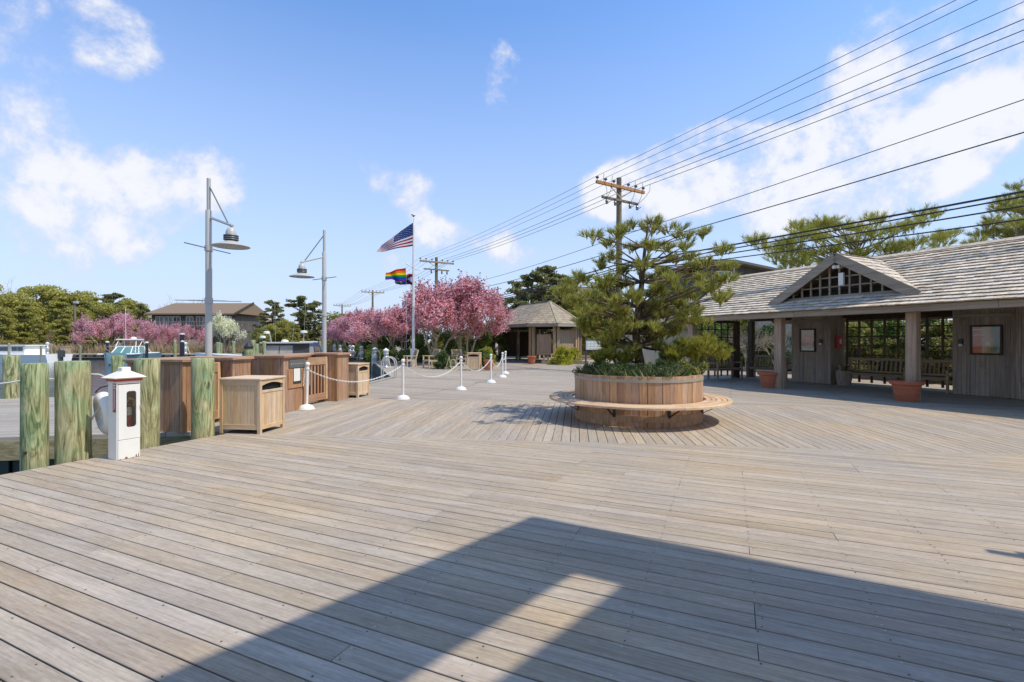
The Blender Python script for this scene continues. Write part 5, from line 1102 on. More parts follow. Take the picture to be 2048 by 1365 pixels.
CL_ = {k: cloth('cloth_' + k, v) for k, v in dict(red=(.36, .02, .03), white=(.72, .72, .72), blue=(.03, .055, .16), orange=(.72, .19, .01), yellow=(.75, .55, .02), green=(.02, .22, .05), royal=(.015, .06, .36), purple=(.14, .03, .25), scarlet=(.58, .025, .02), pink=(.75, .32, .42), sky=(.2, .5, .75), brown=(.16, .06, .02), black=(.015, .015, .015)).items()}
def interp(poly, f):
    seg = f * (len(poly) - 1); i = min(int(seg), len(poly) - 2); u = seg - i; return (poly[i][0] + (poly[i + 1][0] - poly[i][0]) * u, poly[i][1] + (poly[i + 1][1] - poly[i][1]) * u)
def flag(name, label, top, bot, D, pick, nu, nv, mats, wave=.10, ph=0):
    mb = MB(); vs = []; base = AT(top[0][0], bot[0][1], D)
    for i in range(nu + 1):
        for j in range(nv + 1):
            a = interp(top, i / nu); b_ = interp(bot, i / nu); f = j / nv
            p = AT(a[0] + (b_[0] - a[0]) * f, a[1] + (b_[1] - a[1]) * f, D) - base; p.y += wave * math.sin(i / nu * 9 + f * 2.2 + ph) * min(1, i / nu * 3) - .5 * i / nu; vs.append(p)
    for i in range(nu):
        for j in range(nv):
            mb.f.append((i * (nv + 1) + j, (i + 1) * (nv + 1) + j, (i + 1) * (nv + 1) + j + 1, i * (nv + 1) + j + 1)); mb.m.append(pick((i + .5) / nu, (j + .5) / nv))
    mb.v = [tuple(v) for v in vs]; o = mb.build(name, mats, None, True, loc=base); tag(o, label, 'flag'); return o, vs
us_top = [(825.5, 446.5), (803, 463), (783, 482), (766, 494), (757.5, 507)]; us_bot = [(825.5, 493), (800, 498), (780, 503), (766, 507), (758, 508.5)]
ma = [CL_['red'], CL_['white'], CL_['blue']]
fo, fvs = flag('flag', 'stars and stripes flag streaming from the top of the flagpole', us_top, us_bot, 28.93, lambda u, v: 2 if (u < .4 and v < 7 / 13) else (0 if int(v * 13) % 2 == 0 else 1), 40, 26, ma, .07)
st = MB(); nv = 26
for r_ in range(9):
    for c_ in range(6 if r_ % 2 == 0 else 5):
        u = (.035 + c_ * .066 + (0 if r_ % 2 == 0 else .033)) * 40; v = (r_ + .75) / 9.6 * 7 / 13 * 26
        i, j = min(int(u), 38), min(int(v), 24); p = fvs[i * 27 + j].lerp(fvs[(i + 1) * 27 + j], u - i); q = fvs[i * 27 + j + 1].lerp(fvs[(i + 1) * 27 + j + 1], u - i); p = p.lerp(q, v - j)
        for dy in (-.008, .008): st.add([(p.x - .024, p.y + dy, p.z), (p.x, p.y + dy, p.z - .024), (p.x + .024, p.y + dy, p.z), (p.x, p.y + dy, p.z + .024)], [(0, 1, 2, 3)])
st.build('stars', CL_['white'], fo)
rb_ = [CL_[k] for k in ('scarlet', 'orange', 'yellow', 'green', 'royal', 'purple')]
flag('flag', 'six-striped rainbow flag flying from the yardarm', [(811.5, 537), (797, 540), (785, 546), (776, 549)], [(812.5, 564.5), (797, 565), (787, 561), (775.5, 563)], 28.85, lambda u, v: min(5, int(v * 6)), 24, 24, rb_, .08, .6)
pf = [CL_[k] for k in ('scarlet', 'orange', 'yellow', 'green', 'royal', 'purple', 'white', 'pink', 'sky', 'brown', 'black')]
def prog(u, v):
    d = u + abs(v - .5) * .9
    for lim, k in ((.16, 6), (.26, 7), (.36, 8), (.46, 9), (.58, 10)):
        if d < lim + .0 and u < .6: return k
    return min(5, int(v * 6))
flag('flag', 'progress pride flag with coloured chevron behind the rainbow flag', [(830, 548), (818, 550), (806, 560), (794, 565)], [(829, 571), (815, 570), (803, 572), (795, 570.5)], 29.3, prog, 24, 24, pf, .12, 1.5)

# ------------------------------------------------------------------ pedestals, ladders, chairs along the promenade
def make_pedestal():
    r = thing('power_pedestal', '', 'pedestal', (0, 0, 0))
    MB().lathe([(.16, 0), (.17, .06), (.13, .12), (.15, .3), (.20, .42), (.17, .55), (.11, .66), (.13, .76)], 12).build('wrapped_body', M['wrap'], r, True)
    MB().lathe([(.13, .76), (.145, .78), (.145, .95), (.17, .965), (.17, .99), (.06, 1.07), (.03, 1.10), (.001, 1.11)], 14).build('lantern_head', M['white'], r, True); MB().lathe([(.147, .85), (.147, .91)], 12).build('lens', M['lamp_dark'], r, True)
    MB().tube([(.15, -.1, .7), (.22, -.14, .3), (.30, -.2, .02), (.15, -.25, .015)], .02, 6).build('cord', M['white_worn'], r, True)
    return r
pd = make_pedestal(); pd['group'] = 'silver-wrapped dock pedestals'
L7 = [(772, 27, 'silver-wrapped dock power pedestal nearest the wooden armchairs'), (750, 31.9, 'silver-wrapped dock power pedestal beside the curved ladder rail'), (723, 39.7, 'silver-wrapped dock power pedestal third along the promenade from the armchairs'), (706, 46.5, 'silver-wrapped dock power pedestal fourth along the promenade from the armchairs'), (700, 48.8, 'silver-wrapped dock power pedestal fifth along the promenade from the armchairs'), (680, 55.0, 'silver-wrapped dock power pedestal second from the far corner of the basin'), (669, 58.0, 'silver-wrapped dock power pedestal at the far corner of the basin')]
for i, (px, d, lab) in enumerate(L7):
    p = ((px - 1024) / F * d, d, 0)
    if i == 0: pd.location = p; pd['label'] = lab
    else: dup(pd, p, rng.uniform(0, 6), 1, lab)
for px, d, lab in ((95, 57.2, 'small white lighthouse-shaped pedestal behind the white cabin boat'), (371, 57.2, 'small white lighthouse-shaped pedestal beside the black-sleeved pilings')): dup(pd, ((px - 1024) / F * d, d, .0), 1, 1.25, lab)
for x, y, rz, lab in ((-4.93, 19.3, 95, 'pair of grey looped ladder rails at the end of the basin'), (-9.35, 33.2, 108, 'pair of grey looped ladder rails beside the second pedestal')):
    r = thing('dock_ladder', lab, 'ladder', (x, y, 0), math.radians(rz))
    for o in (-.22, .22):
        P_ = [(o, -.30, 0), (o, -.30, .60)] + [(o, -.30 + .26 * (1 - math.cos(a)), .60 + .26 * math.sin(a)) for a in (i * math.pi / 10 for i in range(1, 11))] + [(o, .22, -.9)]
        MB().tube(P_, .024, 8).build('rail', M['lamp'], r, True)
    for z in (-.2, -.5, -.8): MB().tube([(-.22, .22, z), (.22, .22, z)], .02, 6).build('rung', M['lamp'], r)
def make_chair():
    r = thing('armchair', '', 'chair', (0, 0, 0)); W = .62
    for sx in (-1, 1):
        x = sx * W / 2
        MB().bbox(x - .03, x + .03, -.02, .04, 0, .62).build('leg', M['chair_wood'], r); q = MB(); q.bar((x, .52, 0), (x, .50, .42), .06, .06, up=(0, 1, 0)); q.bar((x, .50, .40), (x, .66, 1.0), .06, .06, up=(0, 1, 0)); q.build('leg', M['chair_wood'], r)
        MB().bbox(x - .045, x + .045, -.06, .60, .62, .655).build('armrest', M['chair_wood'], r); MB().bbox(x - .02, x + .02, .04, .50, .34, .40).build('side_rail', M['chair_wood'], r)
    for i in range(6): MB().bbox(-W / 2, W / 2, -.02 + i * .09, .055 + i * .09, .40, .425).build('seat_slat', M['chair_wood'], r)
    q = MB(); q.bar((-W / 2, .655, .96), (W / 2, .655, .96), .04, .09); q.build('top_rail', M['chair_wood'], r)
    q = MB(); q.bar((0, .52, .46), (0, .645, .93), .065, .016, up=(0, 1, 0)); q = q.mesh('back_slat', M['bench_wood'])
    for i in range(6): inst('back_slat', q, r, (-W / 2 + .08 + (W - .16) * i / 5, 0, 0))
    MB().bbox(-W / 2 + .03, W / 2 - .03, -.01, .025, .14, .19).build('stretcher', M['chair_wood'], r); return r
ch = make_chair(); ch.location = ((811 - 1024) / F * 27.9, 27.9, 0); ch.rotation_euler = (0, 0, math.radians(-62)); ch['label'] = 'weathered wooden armchair in front of the clipped hedge'; ch['group'] = 'wooden armchairs by the cherry trees'
dup(ch, ((852 - 1024) / F * 26.9, 26.9, 0), math.radians(-52), 1.05, 'pale wooden armchair between the flagpole and the cherry trunk')
dup(ch, (2.35, 32.2, 0), math.radians(-40), 1, 'wooden armchair under the gazebo edge beside the golden shrub')
dup(ch, (-3.05, 29.2, 0), math.radians(35), 1, 'wooden armchair half hidden behind the far litter bin')
# hose stand
hs = thing('hose_stand', 'pale green garden hose coiled on a folding stand by the cherry trunk', 'hose', (-3.15, 25.0, 0))
q = MB(); q.bar((-.28, 0, 0), (-.08, 0, .72), .03, .03); q.bar((.02, .1, 0), (-.1, 0, .72), .03, .03); q.build('frame', M['chair_wood'], hs)
q = MB(); q.tube([(.12 + .16 * math.cos(t_) * (1 - .004 * i), -.03 + .010 * (i % 7), .30 + .26 * math.sin(t_)) for i, t_ in enumerate(k * .5 for k in range(70))], .018, 5); q.build('hose', plain('pale_green_hose', (.42, .46, .24), .6), hs, True)
# map board
sg = thing('map_board', 'pale blue information board on a dark post left of the pine', 'sign', (4.35, 28.6, 0), math.radians(12))
MB().bbox(-.04, .04, -.04, .04, 0, 1.75).build('post', M['dark_wood'], sg); MB().bbox(-.02, .98, -.07, -.042, .98, 1.52).build('board', plain('pale_blue_board', (.42, .50, .54), .5), sg)
q = MB()
for i in range(4):
    for j in range(3): q.box(.07 + i * .22, .07 + i * .22 + .16, -.075, -.0705, 1.05 + j * .15, 1.05 + j * .15 + .10)
q.build('printed_panels', M['rope'], sg); MB().bbox(-.045, .99, -.072, -.04, 1.521, 1.56).build('top_trim', plain('teal_trim', (.03, .14, .12), .6), sg)

# ------------------------------------------------------------------ boats
def hull(mb, L, Bm, fb, draft, n=12, flare=1.12):
    vs = []; z0 = -draft
    for i in range(n + 1):
        f = i / n; w_ = Bm / 2 * (1 - max(0, (f - .45) / .55) ** 2.2); sh_ = fb * (1 + .45 * max(0, f - .35) ** 1.5); x = f * L - L * .5
        kz = z0 + draft * .9 * max(0, (f - .7) / .3) ** 2; xo = .06 * L * max(0, (f - .8) / .2)
        vs += [(x, 0, kz), (x, -w_ * .82, kz + .22 * draft + .1), (x + xo, -max(w_, .02), sh_), (x + xo, max(w_, .02), sh_), (x, w_ * .82, kz + .22 * draft + .1)]
    fs = []
    for i in range(n):
        a = i * 5; b_ = a + 5
        for p, q in ((0, 1), (1, 2), (3, 4), (4, 0)): fs.append((a + p, a + q, b_ + q, b_ + p)[::-1])
        fs.append((a + 2, a + 3, b_ + 3, b_ + 2)[::-1])
    fs.append((0, 1, 2, 3, 4)); mb.add(vs, fs); return mb
WZ = -.62
b1 = thing('boat', 'white cabin cruiser with dark outboard moored by the far bank', 'boat', ((38 - 1024) / F * 48, 48, WZ), math.radians(176))
hull(MB(), 8.6, 2.7, .80, .35).build('hull', M['hull_white'], b1); MB().box(-4.2, 4.0, -1.37, -1.35, .18, .42).build('hull_stripe', M['navy'], b1)
cb = MB(); cb.bbox(-1.75, 1.1, -1.0, 1.0, .78, 1.66, .05); cb.build('cabin', M['hull_white'], b1); MB().bbox(-1.95, 1.25, -1.08, 1.08, 1.66, 1.73, .02).build('cabin_roof', M['hull_white'], b1)
for sy in (-1, 1):
    for x0, x1 in ((-1.55, -1.0), (-.95, -.4), (.0, .9)): y = sy * 1.005; MB().box(x0, x1, y - .006, y + .006, 1.15, 1.55).build('window', M['glass'], b1)
q = MB(); q.bbox(-4.75, -4.25, -.22, .22, .55, 1.25, .08); q.bbox(-4.6, -4.4, -.1, .1, -.2, .55); q.build('outboard_motor', M['dark_trim'], b1)
b2 = thing('boat', 'teal-hulled sport boat with white windscreen frame and tower', 'boat', ((256 - 1024) / F * 46, 46, WZ), math.radians(-72))
hull(MB(), 8.0, 2.95, .92, .4).build('hull', M['hull_teal'], b2); q = MB(); q.bbox(-3.7, 2.6, -1.36, 1.36, .90, .99, .04); q.build('deck', M['hull_white'], b2)
q = MB(); q.add([(-.6, -1.2, .98), (-.6, 1.2, .98), (1.5, .75, .98), (1.5, -.75, .98), (-.7, -1.05, 1.6), (-.7, 1.05, 1.6), (.6, .6, 1.6), (.6, -.6, 1.6)], [(0, 1, 5, 4), (1, 2, 6, 5), (2, 3, 7, 6), (3, 0, 4, 7), (4, 5, 6, 7)]); q.build('windscreen', M['glass_teal'], b2)
q = MB()
for a, c in (((-.6, -1.2, .98), (-.7, -1.05, 1.6)), ((-.6, 1.2, .98), (-.7, 1.05, 1.6)), ((1.5, .75, .98), (.6, .6, 1.6)), ((1.5, -.75, .98), (.6, -.6, 1.6)), ((.4, -1.0, .98), (0, -.85, 1.6)), ((.4, 1.0, .98), (0, .85, 1.6)), ((-.7, -1.05, 1.6), (.6, -.6, 1.6)), ((-.7, 1.05, 1.6), (.6, .6, 1.6)), ((.6, -.6, 1.6), (.6, .6, 1.6)), ((1.5, .75, .98), (1.5, -.75, .98)), ((1.55, 0, .98), (.62, 0, 1.6))): q.tube([a, c], .045, 6)
for sy in (-1, 1): q.tube([(-2.2, sy * 1.1, .98), (-1.2, sy * .75, 2.2), (.1, sy * .7, 2.25), (.8, sy * .85, 1.0)], .035, 6); q.tube([(-1.2, sy * .75, 2.2), (-.3, sy * .8, 1.6)], .03, 6)
q.tube([(-1.2, -.75, 2.2), (-1.2, .75, 2.2)], .035, 6); q.tube([(.1, -.7, 2.25), (.1, .7, 2.25)], .035, 6); q.build('tower_frame', M['hull_white'], b2, True)
MB().bbox(-1.3, .3, -.85, .85, 2.23, 2.31, .03).build('hardtop', M['hull_white'], b2); MB().lathe([(.001, 2.31), (.24, 2.32), (.24, 2.45), (.1, 2.52), (.001, 2.52)], 14, (-.4, .3, 0)).build('radar_dome', M['hull_white'], b2, True); MB().tube([(-.9, -.5, 2.3), (-1.6, -.8, 5.4)], .015, 5).build('antenna', M['hull_white'], b2)
q = MB(); P_ = [(-.3, -1.34, 1.0), (1.5, -1.12, 1.35), (3.0, -.5, 1.6), (3.6, 0, 1.65), (3.0, .5, 1.6), (1.5, 1.12, 1.35), (-.3, 1.34, 1.0)]; q.tube(P_, .02, 5); q.build('bow_rail', M['lamp'], b2, True)
b3 = thing('boat', 'cabin boat with grey flat roof and radar domes behind the cedar enclosures', 'boat', ((566 - 1024) / F * 33, 33.5, WZ), math.radians(-84))
hull(MB(), 7.6, 2.6, .9, .35).build('hull', M['hull_white'], b3)
q = MB(); q.add([(-1.6, -1.05, .9), (-1.6, 1.05, .9), (1.5, 1.0, .9), (1.5, -1.0, .9), (-1.6, -1.05, 1.95), (-1.6, 1.05, 1.95), (1.15, .9, 1.95), (1.15, -.9, 1.95)], [(0, 1, 5, 4), (1, 2, 6, 5), (2, 3, 7, 6), (3, 0, 4, 7), (4, 5, 6, 7)]); q.build('cabin', M['dark_trim'], b3)
for y0, y1 in ((-.88, -.03), (.03, .88)): q = MB(); q.add([(1.475, y0, 1.02), (1.475, y1, 1.02), (1.215, y1 * .93, 1.82), (1.215, y0 * .93, 1.82)], [(0, 1, 2, 3)]); q.build('windscreen', plain('hazy_pane', (.30, .27, .23), .12, 0, .3, 2), b3)
MB().bbox(-1.9, 1.45, -1.22, 1.22, 1.955, 2.05, .03).build('roof', M['lamp'], b3); MB().lathe([(.001, 2.05), (.25, 2.06), (.22, 2.17), (.001, 2.24)], 12, (.3, .0, 0)).build('hatch_dome', M['hull_white'], b3, True)
q = MB(); q.tube([(.0, -1.0, 2.05), (0, -1.1, 2.6), (0, -1.25, 2.62)], .03, 6); q.tube([(-.2, 1.05, 2.05), (-.2, 1.1, 2.7)], .03, 6); q.build('mast', M['lamp'], b3, True)
MB().lathe([(.2, 2.62), (.2, 2.76), (.1, 2.8), (.001, 2.8)], 12, (0, -1.3, 0)).build('radar_dome', M['hull_white'], b3, True); MB().lathe([(.2, 2.32), (.2, 2.44), (.1, 2.48), (.001, 2.48)], 12, (.3, -1.45, 0)).build('radar_dome', M['hull_white'], b3, True); MB().lathe([(.24, 2.68), (.24, 2.80), (.1, 2.85), (.001, 2.85)], 12, (-.2, 1.1, 0)).build('radar_dome', M['hull_white'], b3, True)
for y, a in ((-.9, -.2), (.2, .25), (1.0, .0)): MB().tube([(-.5, y, 2.05), (-.9, y + a, 5.0)], .007, 5).build('antenna', M['lamp'], b3)
b4 = thing('boat', 'small boat with navy canvas canopy and clear side curtains', 'boat', ((618 - 1024) / F * 37, 37, WZ), math.radians(-80))
hull(MB(), 5.6, 2.1, .8, .3).build('hull', M['hull_white'], b4); q = MB(); q.add([(-.8, -.55, 2.02), (-.8, .55, 2.02), (.8, .5, 2.02), (.8, -.5, 2.02), (-.9, -.6, 1.7), (-.9, .6, 1.7), (.9, .55, 1.72), (.9, -.55, 1.72)], [(0, 1, 2, 3), (0, 4, 5, 1), (1, 5, 6, 2), (2, 6, 7, 3), (3, 7, 4, 0)]); q.build('canopy', M['navy'], b4)
MB().bbox(-.75, .75, -.5, .5, 2.021, 2.10, .02).build('canopy_top', M['hull_white'], b4); q = MB()
for x, y, x2, y2 in ((.9, -.55, 1.1, -.75), (.9, .55, 1.1, .75), (-.9, -.6, -1, -.75), (-.9, .6, -1, .75)): q.tube([(x, y, 1.72), (x2, y2, .75)], .04, 6)
q.build('canopy_frame', M['navy'], b4); q = MB(); q.add([(1.05, -.68, .85), (1.05, .68, .85), (.92, .52, 1.7), (.92, -.52, 1.7)], [(0, 1, 2, 3)]); q.build('clear_curtain', plain('hazy_curtain', (.38, .38, .40), .2, 0, .3, 3), b4); MB().bbox(.2, .9, -.35, .35, .8, 1.15).build('console', M['dark_trim'], b4)
b5 = thing('boat', 'blue and white striped boat stern left of the capped piling', 'boat', ((470 - 1024) / F * 40, 40, WZ), math.radians(188))
hull(MB(), 5.5, 2.2, .95, .35).build('hull', M['hull_white'], b5); 
for z0, z1, mt in ((.60, .74, 'hull_teal'), (.36, .46, 'navy'), (.82, .96, 'hull_teal')): MB().box(-2.72, 1.0, -1.12, -1.095, z0, z1).build('stripe', M[mt], b5); 
MB().bbox(-2.7, 1.2, 1.08, 1.12, .3, .5).build('rub_rail', M['navy'], b5)
# ------------------------------------------------------------------ houses and fences
def win(par, x0, x1, z0, z1, y=0.0, mat='glass', fr='white', nm='window'):
    f = MB(); t_ = .07
    f.box(x0, x1, y - .05, y, z0, z0 + t_); f.box(x0, x1, y - .05, y, z1 - t_, z1); f.box(x0, x0 + t_, y - .05, y, z0 + t_, z1 - t_); f.box(x1 - t_, x1, y - .05, y, z0 + t_, z1 - t_)
    o = f.build(nm, M[fr], par); MB().box(x0 + t_, x1 - t_, y - .03, y - .005, z0 + t_, z1 - t_).build('pane', M[mat], o)
    MB().box((x0 + x1) / 2 - .03, (x0 + x1) / 2 + .03, y - .045, y - .031, z0 + t_, z1 - t_).build('mullion', M[fr], o)
d = 72.0; xl, xr = (298 - 1024) / F * d, (474 - 1024) / F * d; wH = xr - xl
h1 = thing('house', 'grey-boarded waterfront house with brown roof and balcony windows', 'house', (xl, d, 0))
MB().box(.4, wH - .3, 0, 9, -.1, 5.6).build('wall', M['house_dark'], h1)
q = MB(); q.add([(0, -.9, 5.55), (wH + .2, -.9, 5.55), (wH + .2, 9.9, 5.55), (0, 9.9, 5.55), (.9, 4.2, 7.45), (wH + .2, 4.2, 7.45), (0, -.9, 5.35), (wH + .2, -.9, 5.35)], [(0, 1, 5, 4), (1, 2, 5), (2, 3, 4, 5), (3, 0, 4), (6, 7, 1, 0), (7, 6, 3, 2)]); rf_ = q.build('roof', M['roof_brown'], h1)
q = MB(); q.bar((wH + .25, -.95, 5.5), (wH + .25, 4.2, 7.45), .12, .3); q.build('rake_board', M['dark_wood'], rf_)
MB().bbox(8.6, 8.9, .5, .8, 6.0, 7.0).build('vent_pipe', M['lamp'], rf_)
for x0, x1 in ((1.0, 2.2), (2.3, 3.5), (3.6, 4.7), (5.5, 6.6), (7.0, 8.1), (8.2, 9.3), (9.7, 10.7), (11.2, 12.3)): win(h1, x0, x1, 3.75, 5.15, -.002)
q = MB(); q.bar((.2, -1.2, 4.35), (wH, -1.2, 4.35), .06, .06); q.bar((.2, -1.2, 3.55), (wH, -1.2, 3.55), .06, .06)
for i in range(55): x = .2 + i * wH / 55; q.bar((x, -1.2, 3.5), (x, -1.2, 4.35), .04, .04)
q.build('balcony_rail', M['grey_x'], h1); MB().box(0, wH, -1.3, 0, 3.25, 3.42).build('balcony', M['dark_wood'], h1)
for i in range(5): MB().box(.4 + i * 3.1, .55 + i * 3.1, -1.2, -1.05, -.1, 3.25).build('balcony_post', M['dark_wood'], h1)
d = 82.0; h2 = thing('house', 'modern flat-roofed house with pale metal cladding and large dark window', 'house', ((476 - 1024) / F * d, d, 0))
MB().box(0, 2.1, 0, 6, -.1, 5.7).build('wall', M['house_wall'], h2); MB().box(2.1, 3.4, .3, 6, -.1, 5.6).build('wall', M['pale_wall'], h2); win(h2, .45, 1.8, 4.2, 5.4, -.002, 'glass', 'lamp'); win(h2, 2.55, 3.1, 3.8, 5.3, .298, 'glass', 'roof_brown'); MB().box(-.3, 3.6, -1.8, 0, 2.4, 2.7).build('terrace', M['dark_wood'], h2); MB().box(-.2, 3.5, -.1, 6.1, 5.7, 5.85).build('roof', M['roof_grey'], h2)
d = 64.0; fe = thing('fence', 'pale vertical-board fence behind the pink trees on the far shore', 'fence', ((244 - 1024) / F * d, d, -.06)); nb = 54; fbm = MB().box(-.098, .098, -.015, .015, 0, 1.75).mesh('board', M['pale_wall'])
for i in range(nb): inst('board', fbm, fe, (i * .2, 0, rng.uniform(-.02, .02)))
MB().box(-.1, nb * .2, .016, .06, 1.4, 1.5).build('rail', M['pale_wall'], fe)
q = thing('crate_box', 'tan plywood box standing on the far bulkhead', 'box', ((137 - 1024) / F * 58.5, 58.5, -.04)); MB().bbox(-.62, .62, -.4, .4, 0, .85, .03).build('body', M['teakx'], q); MB().bbox(-.66, .66, -.44, .44, .851, .9).build('lid', M['teakx'], q)
# pole with life ring on the far shore
r = thing('light_pole', 'grey wooden light pole with white life ring on the far shore', 'pole', ((150 - 1024) / F * 60, 60, -.06)); MB().tube([(0, 0, 0), (0, 0, 6.3)], [.16, .11], 10).build('pole', M['pole'], r, True); MB().bbox(-.1, .35, -.15, .15, 6.2, 6.5).build('lamp_head', M['lamp'], r)
q = MB(); q.tube([(.28 * math.cos(a) - .08, -.2, .82 + .28 * math.sin(a)) for a in (i * math.pi / 8 for i in range(17))], .07, 6, False); q.build('life_ring', M['white'], r, True)
# dark house behind the shelter
d = 36.0; h3 = thing('house', 'dark weathered house with teal window panes behind the shelter roof', 'house', ((1405 - 1024) / F * d, d, 0), math.radians(4))
MB().box(0, 7.2, 0, 8, -.1, 6.55).build('wall', M['house_dark'], h3); win(h3, 1.05, 2.25, 5.85, 6.7, -.002, 'glass_teal', 'white')
q = MB(); q.add([(-.6, -.7, 7.45), (2.2, -.7, 7.45), (8.0, -.7, 6.35), (8.0, 8.5, 6.35), (2.2, 8.5, 7.45), (-.6, 8.5, 7.45), (-.6, -.7, 7.27), (2.2, -.7, 7.27), (8, -.7, 6.17), (8, 8.5, 6.17), (2.2, 8.5, 7.27), (-.6, 8.5, 7.27)], [(0, 1, 4, 5), (1, 2, 3, 4), (6, 7, 1, 0), (7, 8, 2, 1), (11, 10, 7, 6), (10, 9, 8, 7), (5, 11, 6, 0), (2, 8, 9, 3)]); q.build('roof', M['roof_grey'], h3)
q = MB(); q.add([(0, -.001, 6.5), (2.2, -.001, 6.5), (7.2, -.001, 6.35), (2.2, -.001, 7.3), (0, -.001, 7.3)], [(0, 1, 3, 4), (1, 2, 3)]); q.build('gable', M['house_dark'], h3); MB().box(2.36, 2.44, -.05, -.003, 5.5, 7.2).build('downpipe', M['white'], h3)
d = 52.0; h4 = thing('house', 'dark house with small white-framed window half hidden behind the gazebo roof', 'house', ((1112 - 1024) / F * d, d, 0)); MB().box(0, 6.5, 0, 7, -.1, 6.2).build('wall', M['house_dark'], h4); win(h4, 1.95, 2.9, 5.1, 6.0, -.002, 'glass_teal', 'white')
q = MB(); q.add([(-.5, -.6, 6.15), (7, -.6, 6.15), (7, 3.5, 7.6), (-.5, 3.5, 7.6), (-.5, -.6, 5.95), (7, -.6, 5.95), (7, 7.6, 6.15), (-.5, 7.6, 6.15)], [(0, 1, 2, 3), (4, 5, 1, 0), (3, 2, 6, 7), (5, 4, 7, 6)]); q.build('roof', M['roof_grey'], h4)
# pale low building beside the shelter end
d = 27.5; h5 = thing('pale_building', 'low pale-boarded building with flat grey roof behind the pine', 'building', ((1262 - 1024) / F * d, d, 0)); MB().box(0, 3.3, 0, 4, -.06, 2.2).build('wall', M['pale_wall'], h5); MB().box(-.15, 3.6, -.5, 4.3, 2.2, 2.35).build('eave', M['roof_grey'], h5); MB().box(1.6, 3.6, .6, 4.2, 2.35, 3.7).build('upper_wall', M['pale_wall'], h5); MB().box(1.4, 3.8, .4, 4.4, 3.7, 3.95).build('roof', M['lamp'], h5)
d = 26.0; h6 = thing('wall_panel', 'pale boarded wall with green tree emblem seen through the shelter', 'wall', SP(-17.0, 25.0), ANG_S); MB().box(-2, 1.2, 0, .2, -.06, 2.9).build('wall', M['pale_wall'], h6)
q = MB(); 
for cx, cz, r_ in ((0, 1.62, .13), (-.12, 1.42, .14), (.12, 1.42, .14)): q.add([(cx + r_ * math.cos(a), -.012, cz + r_ * math.sin(a)) for a in (i * math.pi / 6 for i in range(12))], [tuple(range(12))])
q.box(-.03, .03, -.012, -.008, 1.18, 1.3); q.build('green_emblem', plain('emblem_green', (.02, .17, .12), .6), h6); MB().box(-.2, .2, -.012, -.002, .75, 1.1).build('white_notice', M['white'], h6)

# ------------------------------------------------------------------ trees
def cherry_proto(name, seed, H, W, petal, leaf_n, bronze=.18):
    R = random.Random(seed); mb = MB(); tips = []
    def grow(p, d, L, r, lv):
        n = 3; pts = [p]; 
        for i in range(n):
            d = (d + Vector((R.gauss(0, .13), R.gauss(0, .13), R.gauss(.04, .08)))).normalized(); p = p + d * L / n; pts.append(p)
            if lv >= 2: tips.append((p, d))
        mb.tube(pts, [r * (1 - .12 * i) for i in range(n + 1)], 7 if lv < 2 else 5, lv == 0)
        if lv < 4:
            for k in range(3 if lv < 3 else 2):
                ax = Vector((R.gauss(0, 1), R.gauss(0, 1), R.gauss(.15, .6))).normalized(); nd = (d * .75 + ax * .62).normalized(); nd.z = max(nd.z, .02)
                grow(p, nd.normalized(), L * R.uniform(.62, .82), r * .6, lv + 1)
    ns_ = 4
    for k in range(ns_):
        a = 2 * math.pi * k / ns_ + R.uniform(-.4, .4); d = Vector((math.cos(a) * .62, math.sin(a) * .62, 1)).normalized()
        grow(Vector((math.cos(a) * .08, math.sin(a) * .08, 0)), d, H * .30, .085 * H / 4.6, 0)
    z = max(t_[0].z for t_ in tips); w_ = max(max(abs(t_[0].x), abs(t_[0].y)) for t_ in tips); sx, sz = W / 2 / w_, (H - .35) / z
    mb.v = [(v[0] * sx, v[1] * sx, v[2] * sz) for v in mb.v]; tp_ = np.array([(t_[0].x * sx, t_[0].y * sx, t_[0].z * sz) for t_ in tips])
    pts = []; per = max(1, leaf_n // len(tp_)); C = np.repeat(tp_, per, 0); n = len(C)
    off = nprng.normal(0, 1, (n, 3)) * np.array([.13, .13, .17]) ; pts = C + off; pts[:, 2] = np.maximum(pts[:, 2], H * .27)
    mi = (nprng.random(n) < bronze * (.35 + 1.6 * (pts[:, 2] / H) ** 3)).astype(int).tolist()
    W_ = []; up_ = tp_[tp_[:, 2] > H * .62]
    for q in up_[nprng.choice(len(up_), min(90, len(up_)), False)]:
        L_ = nprng.uniform(.25, .75); a_ = nprng.normal(0, .22, 2)
        for k in range(14): f_ = k / 13; W_.append((q[0] + a_[0] * f_ * L_ + nprng.normal(0, .03), q[1] + a_[1] * f_ * L_ + nprng.normal(0, .03), q[2] + f_ * L_))
    pts = np.concatenate([pts, np.array(W_)]); mi = mi + (nprng.random(len(W_)) < bronze * 2.6).astype(int).tolist()
    return mb.mesh('trunk', M['bark_pale'], True), leafcloud(pts, .065, 'crown', None, [petal, M['bronze']], .25, mi)
def tree(name, label, loc, meshes, rz=0, sc=1, group=None, cat='tree'):
    r = thing(name, label, cat, loc, rz, group); inst('trunk', meshes[0], r); inst('crown', meshes[1], r); r.scale = (sc,) * 3 if not hasattr(sc, '__len__') else sc; return r
cA = cherry_proto('cherry', 3, 5.0, 5.4, M['petal'], 22000); cB = cherry_proto('cherry', 8, 4.6, 5.0, M['petal'], 20000); cC = cherry_proto('cherry', 15, 4.4, 6.0, M['petal_hot'], 12000, .12)
def XP(px, d, z=0): return ((px - 1024) / F * d, d, z)
tree('cherry_tree', 'pink blooming cherry tree closest to the gazebo', XP(932, 31.5), cA, .4, (1.23, 1.2, 1.14), 'cherry trees along the promenade')
